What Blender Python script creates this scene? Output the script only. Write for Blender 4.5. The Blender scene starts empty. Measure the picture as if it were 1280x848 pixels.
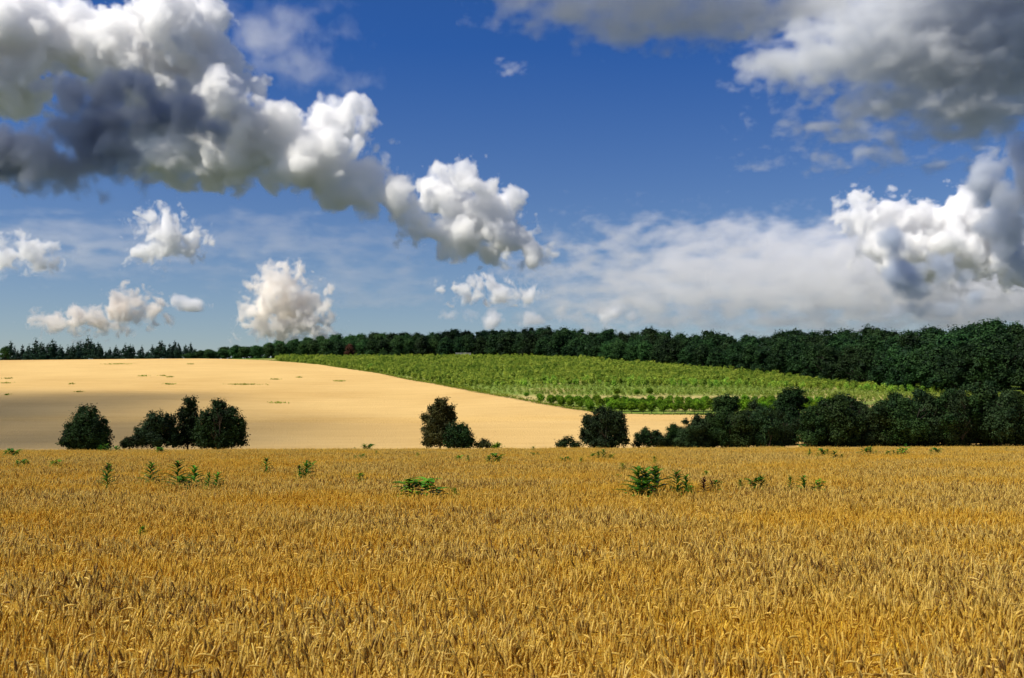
import bpy, bmesh, math, random
import numpy as np
from mathutils import Vector, Matrix

SC = bpy.context.scene
COL = SC.collection
R = math.radians

# ---------------------------------------------------------------- camera
FPX = 1300.0                      # focal length in pixels of the 1280 wide photograph
HORIZON = 505.0                   # row of the level line
PITCH = math.atan((HORIZON - 424.0) / FPX)
CAM_Z = 1.98
cam_data = bpy.data.cameras.new('camera')
cam = bpy.data.objects.new('camera', cam_data)
COL.objects.link(cam)
cam.location = (0, 0, CAM_Z)
cam.rotation_euler = (math.pi / 2 + PITCH, 0, 0)
cam_data.sensor_width = 36.0
cam_data.lens = 36.0 * FPX / 1280.0
cam_data.clip_start = 0.1
cam_data.clip_end = 20000.0
SC.camera = cam
CP, SP = math.cos(PITCH), math.sin(PITCH)


def at(px, py, Y):
    """the point at depth Y (metres along +Y) seen at a pixel of the photograph"""
    dx, dy = (px - 640.0) / FPX, (424.0 - py) / FPX
    d = Vector((dx, CP - SP * dy, SP + CP * dy))
    return Vector((d.x / d.y * Y, Y, CAM_Z + d.z / d.y * Y))


# ---------------------------------------------------------------- render settings, exposure
SC.render.engine = 'CYCLES'
SC.cycles.use_denoising = True
try:
    SC.cycles.denoiser = 'OPENIMAGEDENOISE'
    SC.cycles.denoising_input_passes = 'RGB_ALBEDO_NORMAL'
except Exception:
    pass
SC.cycles.max_bounces = 20
SC.cycles.volume_bounces = 20
SC.cycles.volume_step_rate = 2.0
SC.cycles.volume_max_steps = 700
SC.cycles.diffuse_bounces = 3
SC.cycles.transparent_max_bounces = 16
SC.view_settings.view_transform = 'Standard'
SC.view_settings.look = 'None'
SC.view_settings.gamma = 1.0
SC.view_settings.use_curve_mapping = False
SC.view_settings.exposure = 0.30

# ---------------------------------------------------------------- sun
SUN_EL, SUN_AZ = R(53), R(-112)    # azimuth from +Y, clockwise positive: high on the left, a little behind the camera
SUN_DIR = Vector((math.cos(SUN_EL) * math.sin(SUN_AZ), math.cos(SUN_EL) * math.cos(SUN_AZ), math.sin(SUN_EL)))
sun_data = bpy.data.lights.new('sun', 'SUN')
sun_data.energy = 5.0
sun_data.angle = R(0.53)
sun_data.color = (1.0, 0.93, 0.80)
sun = bpy.data.objects.new('sun', sun_data)
sun.rotation_euler = (-SUN_DIR).to_track_quat('-Z', 'Y').to_euler()
sun.location = (-60, 20, 80)
COL.objects.link(sun)


# ---------------------------------------------------------------- node helper
class Nodes:
    """short hand for building node trees"""
    def __init__(self, tree):
        self.t, self.n, self.l = tree, tree.nodes, tree.links

    def put(self, sock, v):
        if isinstance(v, bpy.types.NodeSocket):
            self.l.new(v, sock)
        elif v is not None:
            if hasattr(sock.default_value, '__len__') and not hasattr(v, '__len__'):
                v = [v] * len(sock.default_value)
            if hasattr(v, '__len__') and len(sock.default_value) == 4 and len(v) == 3:
                v = (*v, 1.0)
            sock.default_value = v

    def math(self, op, a, b=None, c=None, clamp=False):
        m = self.n.new('ShaderNodeMath'); m.operation = op; m.use_clamp = clamp
        for s, v in zip(m.inputs, (a, b, c)):
            self.put(s, v)
        return m.outputs[0]

    def vec(self, op, a, b=None, c=None, scale=None):
        m = self.n.new('ShaderNodeVectorMath'); m.operation = op
        for s, v in zip(m.inputs, (a, b, c)):
            self.put(s, v)
        if scale is not None:
            self.put(m.inputs['Scale'], scale)
        return m.outputs['Value'] if op in ('LENGTH', 'DOT_PRODUCT', 'DISTANCE') else m.outputs[0]

    def noise(self, v, scale, detail=6.0, rough=0.55, dim='2D', lac=2.0, distort=0.0, color=False):
        m = self.n.new('ShaderNodeTexNoise'); m.noise_dimensions = dim
        self.put(m.inputs['Vector'], v); self.put(m.inputs['Scale'], scale); self.put(m.inputs['Detail'], detail)
        self.put(m.inputs['Roughness'], rough); self.put(m.inputs['Lacunarity'], lac); self.put(m.inputs['Distortion'], distort)
        return m.outputs['Color' if color else 0]

    def voronoi(self, v, scale, detail=2.0, rough=0.5, dim='2D', feature='F1', smooth=0.4, lac=2.2):
        m = self.n.new('ShaderNodeTexVoronoi'); m.voronoi_dimensions = dim; m.feature = feature
        self.put(m.inputs['Vector'], v); self.put(m.inputs['Scale'], scale); self.put(m.inputs['Detail'], detail)
        self.put(m.inputs['Roughness'], rough); self.put(m.inputs['Lacunarity'], lac)
        if feature == 'SMOOTH_F1':
            self.put(m.inputs['Smoothness'], smooth)
        return m.outputs['Distance']

    def range(self, v, a, b, c=0.0, d=1.0, smooth=True):
        m = self.n.new('ShaderNodeMapRange'); m.interpolation_type = 'SMOOTHSTEP' if smooth else 'LINEAR'
        for k, x in enumerate((v, a, b, c, d)):
            self.put(m.inputs[k], x)
        return m.outputs[0]

    def mix(self, f, a, b, mode='MIX'):
        m = self.n.new('ShaderNodeMix'); m.data_type = 'RGBA'; m.blend_type = mode
        self.put(m.inputs[0], f); self.put(m.inputs[6], a); self.put(m.inputs[7], b)
        return m.outputs[2]

    def xyz(self, v):
        m = self.n.new('ShaderNodeSeparateXYZ'); self.put(m.inputs[0], v)
        return m.outputs

    def comb(self, x, y, z=0.0):
        m = self.n.new('ShaderNodeCombineXYZ')
        for s, v in zip(m.inputs, (x, y, z)):
            self.put(s, v)
        return m.outputs[0]

# ---------------------------------------------------------------- sky (Nishita)
SKY_STRENGTH = 0.068
SKY_LOW, SKY_HIGH = (0.92, 0.93, 0.98), (0.24, 0.55, 1.08)


def build_sky():
    world = bpy.data.worlds.new('World')
    SC.world = world
    world.use_nodes = True
    t = world.node_tree
    g = Nodes(t)
    bg = t.nodes['Background']
    bg.inputs['Strength'].default_value = SKY_STRENGTH
    sky = t.nodes.new('ShaderNodeTexSky')
    sky.sky_type = 'NISHITA'
    sky.sun_disc = False
    sky.sun_elevation = SUN_EL
    sky.sun_rotation = SUN_AZ % (2 * math.pi)
    sky.altitude = 300.0
    sky.air_density, sky.dust_density, sky.ozone_density = 1.0, 0.5, 3.0
    tc = t.nodes.new('ShaderNodeTexCoord')
    z = g.xyz(tc.outputs['Generated'])[2]
    tint = g.mix(g.range(z, 0.05, 0.33, smooth=False), SKY_LOW, SKY_HIGH)      # polarised blue overhead
    g.put(bg.inputs['Color'], g.mix(1.0, sky.outputs[0], tint, 'MULTIPLY'))


build_sky()


# ---------------------------------------------------------------- clouds: real volumes lit by the sun
def tag(o, label=None, cat=None, group=None, kind=None):
    for k, v in (('label', label), ('category', cat), ('group', group), ('kind', kind)):
        if v:
            o[k] = v
    return o


CLOUD_MATS = {}


def cloud_material(density, albedo, aniso):
    key = (density, albedo, aniso)
    if key not in CLOUD_MATS:
        m = bpy.data.materials.new('cloud_vapour')
        m.use_nodes = True
        t = m.node_tree
        t.nodes.clear()
        pv = t.nodes.new('ShaderNodeVolumePrincipled')
        o = t.nodes.new('ShaderNodeOutputMaterial')
        t.links.new(pv.outputs[0], o.inputs['Volume'])
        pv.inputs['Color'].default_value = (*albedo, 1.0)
        pv.inputs['Density'].default_value = density
        pv.inputs['Anisotropy'].default_value = aniso
        CLOUD_MATS[key] = m
    return CLOUD_MATS[key]


def cloud(label, Y, blobs, dens=0.08, vox=1.6, amp=0.8, billow=0.6, edge=0.07, stretch=1.0, warp=0.5, fscale=1.0, seed=1, albedo=(1, 1, 1),
          aniso=0.25, deep=1.0, points=None, spread=0.6, soft=0.12, rough=0.55, pad=1.3, bias=0.12, name='cloud'):
    """one cloud: rounded masses (pixel x, y, radii) at depth Y, broken up by noise, as a volume grid.
    points: the same masses given as world positions with radii in metres instead"""
    rng = random.Random(seed)
    k = Y / FPX                                   # metres per pixel at that depth
    U = 100.0 * k
    mass = []
    if points is None:
        for b in blobs:
            cx, cy, rx, ry = b[:4]
            rd = math.sqrt(rx * ry) * deep * k
            off = b[4] * k if len(b) > 4 else rng.uniform(-spread, spread) * rd
            mass.append((at(cx, cy, Y) + Vector((0, off, 0)), Vector((rx * k, rd, ry * k))))
    else:
        mass = [(Vector(p), Vector(r)) for p, r in points]
    lo = Vector([min(c[i] - pad * r[i] for c, r in mass) for i in range(3)])
    hi = Vector([max(c[i] + pad * r[i] for c, r in mass) for i in range(3)])
    org = Vector(((lo.x + hi.x) / 2, (lo.y + hi.y) / 2, lo.z))
    ob = bpy.data.objects.new(name, bpy.data.volumes.new(name))
    ob.location = org
    COL.objects.link(ob)
    ng = bpy.data.node_groups.new(name, 'GeometryNodeTree')
    ng.interface.new_socket('Geometry', in_out='INPUT', socket_type='NodeSocketGeometry')
    ng.interface.new_socket('Geometry', in_out='OUTPUT', socket_type='NodeSocketGeometry')
    g = Nodes(ng)
    go = ng.nodes.new('NodeGroupOutput')
    pos = ng.nodes.new('GeometryNodeInputPosition').outputs[0]
    q = g.vec('MULTIPLY_ADD', pos, (1 / U, 1 / U, stretch / U), (seed * 3.71, seed * 1.93, seed * 0.77))   # units of 100 px
    w = g.vec('SUBTRACT', g.noise(q, 1.3 * fscale, 2.0, 0.5, dim='3D', color=True), (0.5, 0.5, 0.5))
    W = g.vec('MULTIPLY_ADD', w, (warp * U * 0.7, warp * U * 0.7, warp * U * 0.7 / max(stretch, 1.0)), pos)
    acc = None
    for c, r in mass:
        c = c - org
        v = g.vec('MULTIPLY_ADD', W, (1 / r.x, 1 / r.y, 1 / r.z), (-c.x / r.x, -c.y / r.y, -c.z / r.z))
        rm = min(r.x, r.z) / U
        d = g.math('MULTIPLY_ADD', g.vec('LENGTH', v), -rm, rm)
        acc = d if acc is None else g.math('SMOOTH_MAX', acc, d, soft)
    q2 = g.vec('MULTIPLY_ADD', w, (0.35, 0.35, 0.35), q)
    f = acc
    if billow:
        b = g.voronoi(q2, 2.3 * fscale, 3.0, 0.55, dim='3D', lac=2.1)
        f = g.math('ADD', f, g.math('MULTIPLY', g.math('SUBTRACT', 0.5, b), billow * 0.6))
    n = g.noise(q2, 2.6 * fscale, 7.0, rough, dim='3D')
    f = g.math('ADD', f, g.math('MULTIPLY', g.math('SUBTRACT', n, 0.5), amp))
    f = g.range(f, -bias, edge - bias, 0.0, 1.0, smooth=False)
    vc = ng.nodes.new('GeometryNodeVolumeCube')
    g.put(vc.inputs['Density'], f)
    vc.inputs['Min'].default_value = lo - org
    vc.inputs['Max'].default_value = hi - org
    for i, nm in enumerate('XYZ'):
        vc.inputs['Resolution ' + nm].default_value = max(8, int((hi[i] - lo[i]) / (vox * k * (1.0 if i != 1 else 1.25))))
    sm = ng.nodes.new('GeometryNodeSetMaterial')
    sm.inputs['Material'].default_value = cloud_material(dens, tuple(albedo), aniso)
    ng.links.new(vc.outputs[0], sm.inputs[0])
    ng.links.new(sm.outputs[0], go.inputs[0])
    ob.modifiers.new('vapour', 'NODES').node_group = ng
    tag(ob, label, 'cloud', 'clouds in the summer sky')
    return ob


def shadow_caster(label, px, py, Y, dist, r, seed):  # adds an unseen cloud sunward of a target, to shade it
    p = at(px, py, Y) + SUN_DIR * dist
    rr = random.Random(seed)
    pts = [(p, r)]
    for k in range(6):
        a = k * 1.05 + rr.uniform(0, 0.4)
        pts.append((p + Vector((math.cos(a) * r[0] * 0.6, math.sin(a) * r[1] * 0.6, rr.uniform(-0.1, 0.3) * r[2])), (r[0] * 0.45, r[1] * 0.45, r[2] * 0.8)))
    return cloud(label, r[1] * 13.0, None, dens=0.05, vox=5.0, amp=0.4, billow=0.2, edge=0.3, seed=seed, points=pts, warp=0.2, bias=0.05)


def build_clouds():
    cloud('large bright white cumulus with cauliflower tops in the upper left of the sky', 3200,
          [(20, 50, 90, 60), (90, 40, 80, 50), (150, 60, 90, 60), (215, 40, 60, 50), (250, 20, 40, 40), (250, 70, 50, 50), (295, 95, 36, 34), (315, 100, 18, 18), (280, 130, 50, 40), (30, 110, 60, 50), (200, 110, 70, 50)],
          dens=0.065, vox=1.7, edge=0.09, amp=0.72, billow=0.40, fscale=1.25, bias=0.07, rough=0.5, pad=1.5, seed=1)
    cloud('long white cumulus bank running down from the dark cloud towards the middle of the sky', 3300,
          [(300, 190, 60, 50), (350, 185, 60, 50), (420, 160, 46, 36), (445, 148, 32, 28), (400, 205, 70, 44), (270, 200, 70, 40), (465, 205, 30, 34), (475, 230, 36, 28), (240, 215, 60, 20), (430, 240, 40, 24), (455, 255, 26, 20), (500, 250, 34, 28),
           (210, 195, 60, 40)],
          dens=0.065, vox=1.7, edge=0.09, amp=0.72, billow=0.40, fscale=1.25, bias=0.07, rough=0.5, pad=1.5, seed=4)
    cloud('white heaped cumulus with flat grey base just left of centre', 3400,
          [(556, 238, 36, 40), (550, 208, 22, 18), (582, 222, 26, 20), (606, 240, 32, 28), (636, 252, 24, 22), (600, 272, 54, 42), (636, 292, 42, 34), (575, 296, 46, 30), (658, 308, 30, 22), (668, 320, 20, 12), (610, 314, 66, 18), (526, 275, 28, 24), (518, 300, 10, 12), (494, 303, 12, 12)],
          dens=0.075, vox=1.4, edge=0.08, amp=0.66, billow=0.42, fscale=1.35, bias=0.06, rough=0.5, pad=1.6, seed=2)
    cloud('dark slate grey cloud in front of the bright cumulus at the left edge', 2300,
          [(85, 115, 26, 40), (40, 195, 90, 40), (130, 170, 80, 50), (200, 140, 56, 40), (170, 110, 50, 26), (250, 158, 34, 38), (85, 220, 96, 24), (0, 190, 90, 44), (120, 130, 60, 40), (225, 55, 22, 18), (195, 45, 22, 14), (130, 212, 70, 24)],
          dens=0.07, vox=2.2, edge=0.28, amp=0.9, bias=0.10, fscale=1.1, pad=1.5, seed=3, albedo=(0.62, 0.66, 0.74))  # low albedo carries part of this cloud's shade
    shadow_caster('unseen thick cloud above the picture, keeping the sun off the dark cloud on the left', 130, 180, 2300, 650, (520, 420, 95), 71)
    # small cumulus low on the left
    cloud('small lopsided white cumulus under the dark cloud', 4200,
          [(205, 290, 34, 22), (228, 305, 26, 20), (190, 310, 26, 20), (180, 328, 16, 12), (200, 270, 20, 12)], dens=0.07, vox=1.3, seed=5, edge=0.12, bias=0.10, amp=0.8, billow=0.5, fscale=2.0, pad=1.7)
    cloud('small white cumulus cut by the left edge of the sky', 4200,
          [(30, 316, 34, 16), (5, 325, 36, 14), (45, 328, 24, 12), (20, 304, 18, 10)], dens=0.06, vox=1.3, seed=6, edge=0.14, billow=0.5, fscale=2.0, amp=0.75, pad=1.6)
    cloud('low cream coloured cumulus pair above the left pines', 5200,
          [(85, 406, 30, 12), (125, 403, 26, 11), (105, 398, 20, 9), (158, 385, 20, 20), (172, 372, 10, 10), (160, 400, 20, 10), (198, 390, 12, 14)], dens=0.06, vox=1.3, seed=7, edge=0.12, billow=0.4, fscale=2.4, amp=0.6, warp=0.25, pad=1.8, albedo=(1.0, 0.97, 0.93))
    cloud('tiny white cloud puff beside the cream coloured pair', 5200, [(232, 376, 12, 8), (244, 380, 14, 6)], dens=0.05, seed=8, edge=0.14, bias=0.16)
    cloud('upright tower shaped cumulus standing above the far pines', 4800,
          [(350, 345, 20, 14), (352, 360, 32, 22), (335, 382, 24, 26), (365, 385, 36, 28), (400, 385, 12, 22), (360, 408, 48, 20), (390, 402, 26, 18)], dens=0.06, vox=1.3, seed=9, edge=0.12, billow=0.5, fscale=2.0, amp=0.75, pad=1.7, albedo=(1.0, 0.98, 0.95))
    cloud('flat based small cumulus under the heaped one near the centre', 4600,
          [(598, 365, 18, 9), (628, 367, 24, 8), (650, 371, 14, 5), (580, 370, 14, 6), (606, 356, 13, 8), (622, 359, 10, 7), (551, 364, 5, 6)], dens=0.07, vox=1.2, seed=10, edge=0.12, bias=0.13, amp=0.75, billow=0.5, warp=0.3, fscale=2.0, pad=2.2)
    cloud('faint row of tiny puffs low over the middle of the wood', 6000,
          [(560, 402, 8, 7), (600, 403, 14, 6), (625, 402, 18, 7), (645, 404, 12, 5), (750, 392, 22, 8), (775, 388, 14, 8), (815, 393, 26, 7), (850, 396, 20, 6)], dens=0.04, seed=11, edge=0.2, bias=0.13)
    # right hand side
    cloud('wide pale grey cloud sheet low on the right', 4500,
          [(930, 335, 150, 28), (1060, 330, 160, 40), (1180, 360, 140, 40), (1000, 370, 200, 24), (860, 365, 130, 20), (780, 385, 90, 10), (790, 345, 70, 8), (760, 312, 50, 5), (880, 295, 60, 8), (960, 300, 110, 14), (1250, 370, 80, 40), (1100, 395, 200, 14), (1270, 330, 60, 50)],
          dens=0.014, vox=2.4, edge=0.45, stretch=2.2, amp=1.5, billow=0.2, fscale=1.1, bias=0.06, seed=12, pad=1.9, soft=0.25, deep=1.6, albedo=(0.95, 0.955, 0.97))
    cloud('bright white cumulus heads above the grey sheet on the right', 4000,
          [(1070, 262, 30, 18), (1090, 280, 40, 26), (1130, 262, 44, 18), (1160, 285, 60, 30), (1205, 258, 24, 18), (1210, 290, 50, 36), (1150, 320, 70, 30), (1240, 330, 50, 30)], dens=0.08, seed=13, edge=0.08, vox=1.7, billow=0.45, amp=0.9, fscale=1.3, bias=0.12, pad=1.6)
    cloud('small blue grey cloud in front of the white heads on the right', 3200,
          [(1110, 305, 20, 20), (1165, 325, 32, 20), (1135, 345, 36, 26), (1145, 368, 34, 16), (1150, 385, 50, 8), (1190, 345, 16, 12)], dens=0.07, seed=14, edge=0.30, bias=0.16, pad=1.5, albedo=(0.76, 0.81, 0.89))  # its shade is put into the albedo, nothing stands sunward of it
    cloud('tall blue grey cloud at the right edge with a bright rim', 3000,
          [(1240, 190, 20, 16), (1262, 205, 30, 26), (1245, 235, 34, 34), (1255, 280, 34, 36), (1275, 320, 24, 34), (1285, 240, 40, 60)], dens=0.06, seed=15, edge=0.22, bias=0.16, pad=1.5, albedo=(0.84, 0.87, 0.92))  # shaded look comes from the lowered albedo
    cloud('huge dark grey cloud with a ragged white fringe in the top right corner', 2600,
          [(990, 85, 60, 22), (1040, 75, 80, 30), (1100, 60, 90, 50), (1180, 60, 100, 70), (1250, 70, 80, 70), (1130, 125, 80, 24), (1210, 140, 80, 36), (1060, 155, 50, 10), (1090, 180, 16, 5), (1075, 207, 30, 4), (1130, 20, 120, 40), (1230, 5, 120, 50), (1020, 20, 60, 16)],
          dens=0.036, vox=2.2, edge=0.36, stretch=1.6, amp=1.15, billow=0.25, fscale=1.2, bias=0.12, seed=16, pad=1.5, albedo=(0.88, 0.895, 0.92))
    cloud('long grey cloud base along the top of the sky right of centre', 1900,
          [(660, 0, 50, 14), (720, 10, 60, 18), (790, 22, 70, 22), (860, 30, 70, 24), (930, 15, 70, 26), (990, 0, 70, 20), (820, -10, 160, 24), (900, 50, 30, 12)],
          dens=0.035, vox=2.4, edge=0.35, stretch=1.6, amp=0.9, billow=0.2, seed=17, pad=1.6, albedo=(0.88, 0.89, 0.91))
    shadow_caster('unseen thick cloud added above view to shade the top right corner', 1290, 60, 2600, 520, (360, 360, 90), 72)
    shadow_caster('unseen thick cloud added above view to shade the long grey cloud base', 800, 10, 1900, 360, (350, 250, 70), 73)
    cloud('little torn white cloud alone in the blue near the top', 3200, [(640, 90, 22, 6), (620, 96, 10, 4), (655, 86, 8, 6)], dens=0.03, seed=18, edge=0.25, bias=0.12, stretch=1.5)
    cloud('thin hazy veil beside the great cumulus at the top left', 3600,
          [(330, 40, 60, 30), (370, 70, 50, 26), (410, 95, 36, 14), (350, 20, 70, 18), (440, 100, 16, 5)], dens=0.006, pad=1.9, seed=19, edge=0.5, amp=1.3, billow=0.1, bias=0.05)
    cloud('thin streaky veil low on the left', 5000,
          [(60, 290, 90, 10), (120, 305, 90, 10), (60, 325, 100, 8), (330, 300, 70, 6), (380, 318, 60, 6), (440, 350, 60, 8), (430, 370, 60, 8), (330, 275, 30, 6)], dens=0.003, pad=1.9, seed=20, edge=0.4, stretch=3.0, amp=1.0, billow=0.0, bias=0.1)


build_clouds()


# ---------------------------------------------------------------- materials
def material(name):
    m = bpy.data.materials.new(name)
    m.use_nodes = True
    g = Nodes(m.node_tree)
    bsdf = m.node_tree.nodes['Principled BSDF']
    return m, g, bsdf


def geo_pos(g):
    return g.n.new('ShaderNodeNewGeometry').outputs['Position']


def attr(g, name, out='Fac'):
    a = g.n.new('ShaderNodeAttribute')
    a.attribute_name = name
    return a.outputs[out]


def leaf_material(name, dark, light, trans=0.25, scale=0.35, rand=0.35, rough=0.6):
    """foliage: two leaf colours in clumps, each plant a little different, light passing through the leaves"""
    m, g, bsdf = material(name)
    t = m.node_tree
    info = g.n.new('ShaderNodeObjectInfo')
    pos = geo_pos(g)
    n = g.noise(pos, scale, 3.0, 0.6, dim='3D')
    f = g.range(g.math('ADD', n, g.math('MULTIPLY', g.math('SUBTRACT', attr(g, 'tint'), 0.5), 0.45)), 0.3, 0.7)
    col = g.mix(f, dark, light)
    hsv = g.n.new('ShaderNodeHueSaturation')
    g.put(hsv.inputs['Color'], col)
    g.put(hsv.inputs['Hue'], g.math('MULTIPLY_ADD', info.outputs['Random'], 0.035, 0.4825))
    g.put(hsv.inputs['Value'], g.math('MULTIPLY_ADD', info.outputs['Random'], rand, 1.0 - rand / 2))
    tr = t.nodes.new('ShaderNodeBsdfTranslucent')
    mx = t.nodes.new('ShaderNodeMixShader')
    g.put(bsdf.inputs['Base Color'], hsv.outputs[0])
    bsdf.inputs['Roughness'].default_value = rough
    bsdf.inputs['Specular IOR Level'].default_value = 0.12
    g.put(tr.inputs['Color'], hsv.outputs[0])
    mx.inputs[0].default_value = trans
    t.links.new(bsdf.outputs[0], mx.inputs[1])
    t.links.new(tr.outputs[0], mx.inputs[2])
    t.links.new(mx.outputs[0], t.nodes['Material Output'].inputs['Surface'])
    return m


def bark_material(name, a, b):
    m, g, bsdf = material(name)
    n = g.noise(g.vec('MULTIPLY', geo_pos(g), (6.0, 6.0, 1.2)), 1.0, 4.0, 0.6, dim='3D')
    g.put(bsdf.inputs['Base Color'], g.mix(g.range(n, 0.35, 0.65), a, b))
    bsdf.inputs['Roughness'].default_value = 0.9
    return m


M = {}
M['bark'] = bark_material('bark', (0.022, 0.017, 0.012), (0.055, 0.043, 0.031))
M['pale_bark'] = bark_material('pale_bark', (0.10, 0.075, 0.05), (0.20, 0.16, 0.11))
M['willow_leaf'] = leaf_material('willow_leaf', (0.008, 0.022, 0.006), (0.030, 0.060, 0.018), trans=0.15)
M['olive_leaf'] = leaf_material('olive_leaf', (0.016, 0.024, 0.006), (0.065, 0.070, 0.018), trans=0.2)
M['bush_leaf'] = leaf_material('bush_leaf', (0.005, 0.015, 0.003), (0.022, 0.050, 0.010), trans=0.15)
M['hedge_leaf'] = leaf_material('hedge_leaf', (0.008, 0.022, 0.004), (0.030, 0.058, 0.012), trans=0.15)
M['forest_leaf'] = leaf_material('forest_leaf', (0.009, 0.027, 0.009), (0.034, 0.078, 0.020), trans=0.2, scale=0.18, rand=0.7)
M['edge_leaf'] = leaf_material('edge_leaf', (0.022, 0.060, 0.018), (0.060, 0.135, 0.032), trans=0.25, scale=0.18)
M['pine_leaf'] = leaf_material('pine_leaf', (0.014, 0.042, 0.026), (0.040, 0.092, 0.050), trans=0.1, scale=0.25)
M['red_leaf'] = leaf_material('red_leaf', (0.075, 0.036, 0.020), (0.14, 0.065, 0.035), trans=0.2)
M['orchard_leaf'] = leaf_material('orchard_leaf', (0.05, 0.125, 0.006), (0.22, 0.38, 0.018), trans=0.35, scale=0.6, rand=0.5)
M['lime_leaf'] = leaf_material('lime_leaf', (0.13, 0.24, 0.015), (0.22, 0.36, 0.03), trans=0.3, scale=0.6)
M['sapling_leaf'] = leaf_material('sapling_leaf', (0.16, 0.29, 0.03), (0.46, 0.58, 0.08), trans=0.45, scale=0.12, rand=0.6)
M['vine_leaf'] = leaf_material('vine_leaf', (0.17, 0.25, 0.03), (0.36, 0.44, 0.08), trans=0.4, scale=0.10, rand=0.5)
M['weed_leaf'] = leaf_material('weed_leaf', (0.022, 0.085, 0.006), (0.085, 0.21, 0.014), trans=0.25, scale=9.0, rand=0.5, rough=0.45)
M['bright_weed_leaf'] = leaf_material('bright_weed_leaf', (0.060, 0.16, 0.008), (0.15, 0.30, 0.018), trans=0.3, scale=9.0, rand=0.3, rough=0.45)
M['patch_leaf'] = leaf_material('patch_leaf', (0.13, 0.20, 0.012), (0.30, 0.36, 0.03), trans=0.25, scale=0.4)
M['withered'] = leaf_material('withered', (0.045, 0.016, 0.012), (0.11, 0.040, 0.020), trans=0.1, scale=12.0)


def ground_material():
    m, g, bsdf = material('earth_and_grass')
    pos = geo_pos(g)
    n1 = g.noise(pos, 0.07, 5.0, 0.6, dim='3D')
    n2 = g.noise(pos, 1.1, 6.0, 0.65, dim='3D')
    grass = g.mix(g.range(n2, 0.35, 0.68), (0.09, 0.15, 0.02), (0.22, 0.29, 0.05))
    earth = g.mix(g.range(n2, 0.3, 0.7), (0.27, 0.22, 0.08), (0.40, 0.32, 0.12))
    col = g.mix(g.range(g.math('ADD', n1, g.math('MULTIPLY', n2, 0.35)), 0.66, 0.86), grass, earth)
    # bare dry track below the plantation
    col = g.mix(g.math('MULTIPLY', attr(g, 'bare'), g.range(n2, 0.15, 0.40)), col, (0.46, 0.36, 0.14))
    # beyond the fields the land is dull green
    far = g.mix(g.range(n1, 0.4, 0.6), (0.035, 0.055, 0.02), (0.075, 0.085, 0.035))
    col = g.mix(attr(g, 'far'), col, far)
    # soil between the near stalks
    soil = g.mix(g.range(n2, 0.3, 0.7), (0.10, 0.062, 0.028), (0.19, 0.12, 0.05))
    col = g.mix(attr(g, 'soil'), col, soil)
    g.put(bsdf.inputs['Base Color'], col)
    bsdf.inputs['Roughness'].default_value = 0.95
    bsdf.inputs['Specular IOR Level'].default_value = 0.1
    b = g.n.new('ShaderNodeBump')
    b.inputs['Strength'].default_value = 0.6
    b.inputs['Distance'].default_value = 0.15
    g.put(b.inputs['Height'], n2)
    g.put(bsdf.inputs['Normal'], b.outputs[0])
    return m


def far_wheat_material():
    m, g, bsdf = material('ripe_wheat_far')
    pos = geo_pos(g)
    streak = g.noise(g.vec('MULTIPLY', pos, (0.05, 0.30, 0.0)), 1.0, 5.0, 0.6, dim='3D')
    broad = g.noise(pos, 0.018, 4.0, 0.55, dim='3D')
    ears = g.noise(g.vec('MULTIPLY', pos, (1.0, 1.0, 0.6)), 3.2, 4.0, 0.75, dim='3D')
    s = g.math('ADD', g.math('MULTIPLY', streak, 0.35), g.math('MULTIPLY', broad, 0.65))
    col = g.mix(g.range(s, 0.30, 0.70), (0.54, 0.345, 0.115), (0.68, 0.465, 0.175))
    col = g.mix(g.math('MULTIPLY', g.range(ears, 0.52, 0.75), 0.42), col, (0.36, 0.20, 0.06))
    col = g.mix(g.math('MULTIPLY', g.range(g.noise(pos, 0.11, 6.0, 0.7, dim='3D'), 0.66, 0.78), 0.5), col, (0.40, 0.27, 0.06))
    g.put(bsdf.inputs['Base Color'], col)
    bsdf.inputs['Roughness'].default_value = 0.9
    bsdf.inputs['Specular IOR Level'].default_value = 0.15
    b = g.n.new('ShaderNodeBump')
    b.inputs['Strength'].default_value = 0.8
    b.inputs['Distance'].default_value = 0.25
    g.put(b.inputs['Height'], ears)
    g.put(bsdf.inputs['Normal'], b.outputs[0])
    return m


def straw_material(name, a, b, c):
    m, g, bsdf = material(name)
    t = m.node_tree
    pos = geo_pos(g)
    broad = g.noise(g.vec('MULTIPLY', pos, (0.22, 0.5, 0.0)), 1.0, 4.0, 0.6, dim='3D')
    col = g.mix(attr(g, 'tint'), a, b)
    col = g.mix(g.math('MULTIPLY', g.range(broad, 0.42, 0.62), 0.75), col, c)
    g.put(bsdf.inputs['Base Color'], col)
    bsdf.inputs['Roughness'].default_value = 0.55
    bsdf.inputs['Specular IOR Level'].default_value = 0.3
    tr = t.nodes.new('ShaderNodeBsdfTranslucent')
    g.put(tr.inputs['Color'], col)
    mx = t.nodes.new('ShaderNodeMixShader')
    mx.inputs[0].default_value = 0.42
    t.links.new(bsdf.outputs[0], mx.inputs[1])
    t.links.new(tr.outputs[0], mx.inputs[2])
    t.links.new(mx.outputs[0], t.nodes['Material Output'].inputs['Surface'])
    return m


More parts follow.
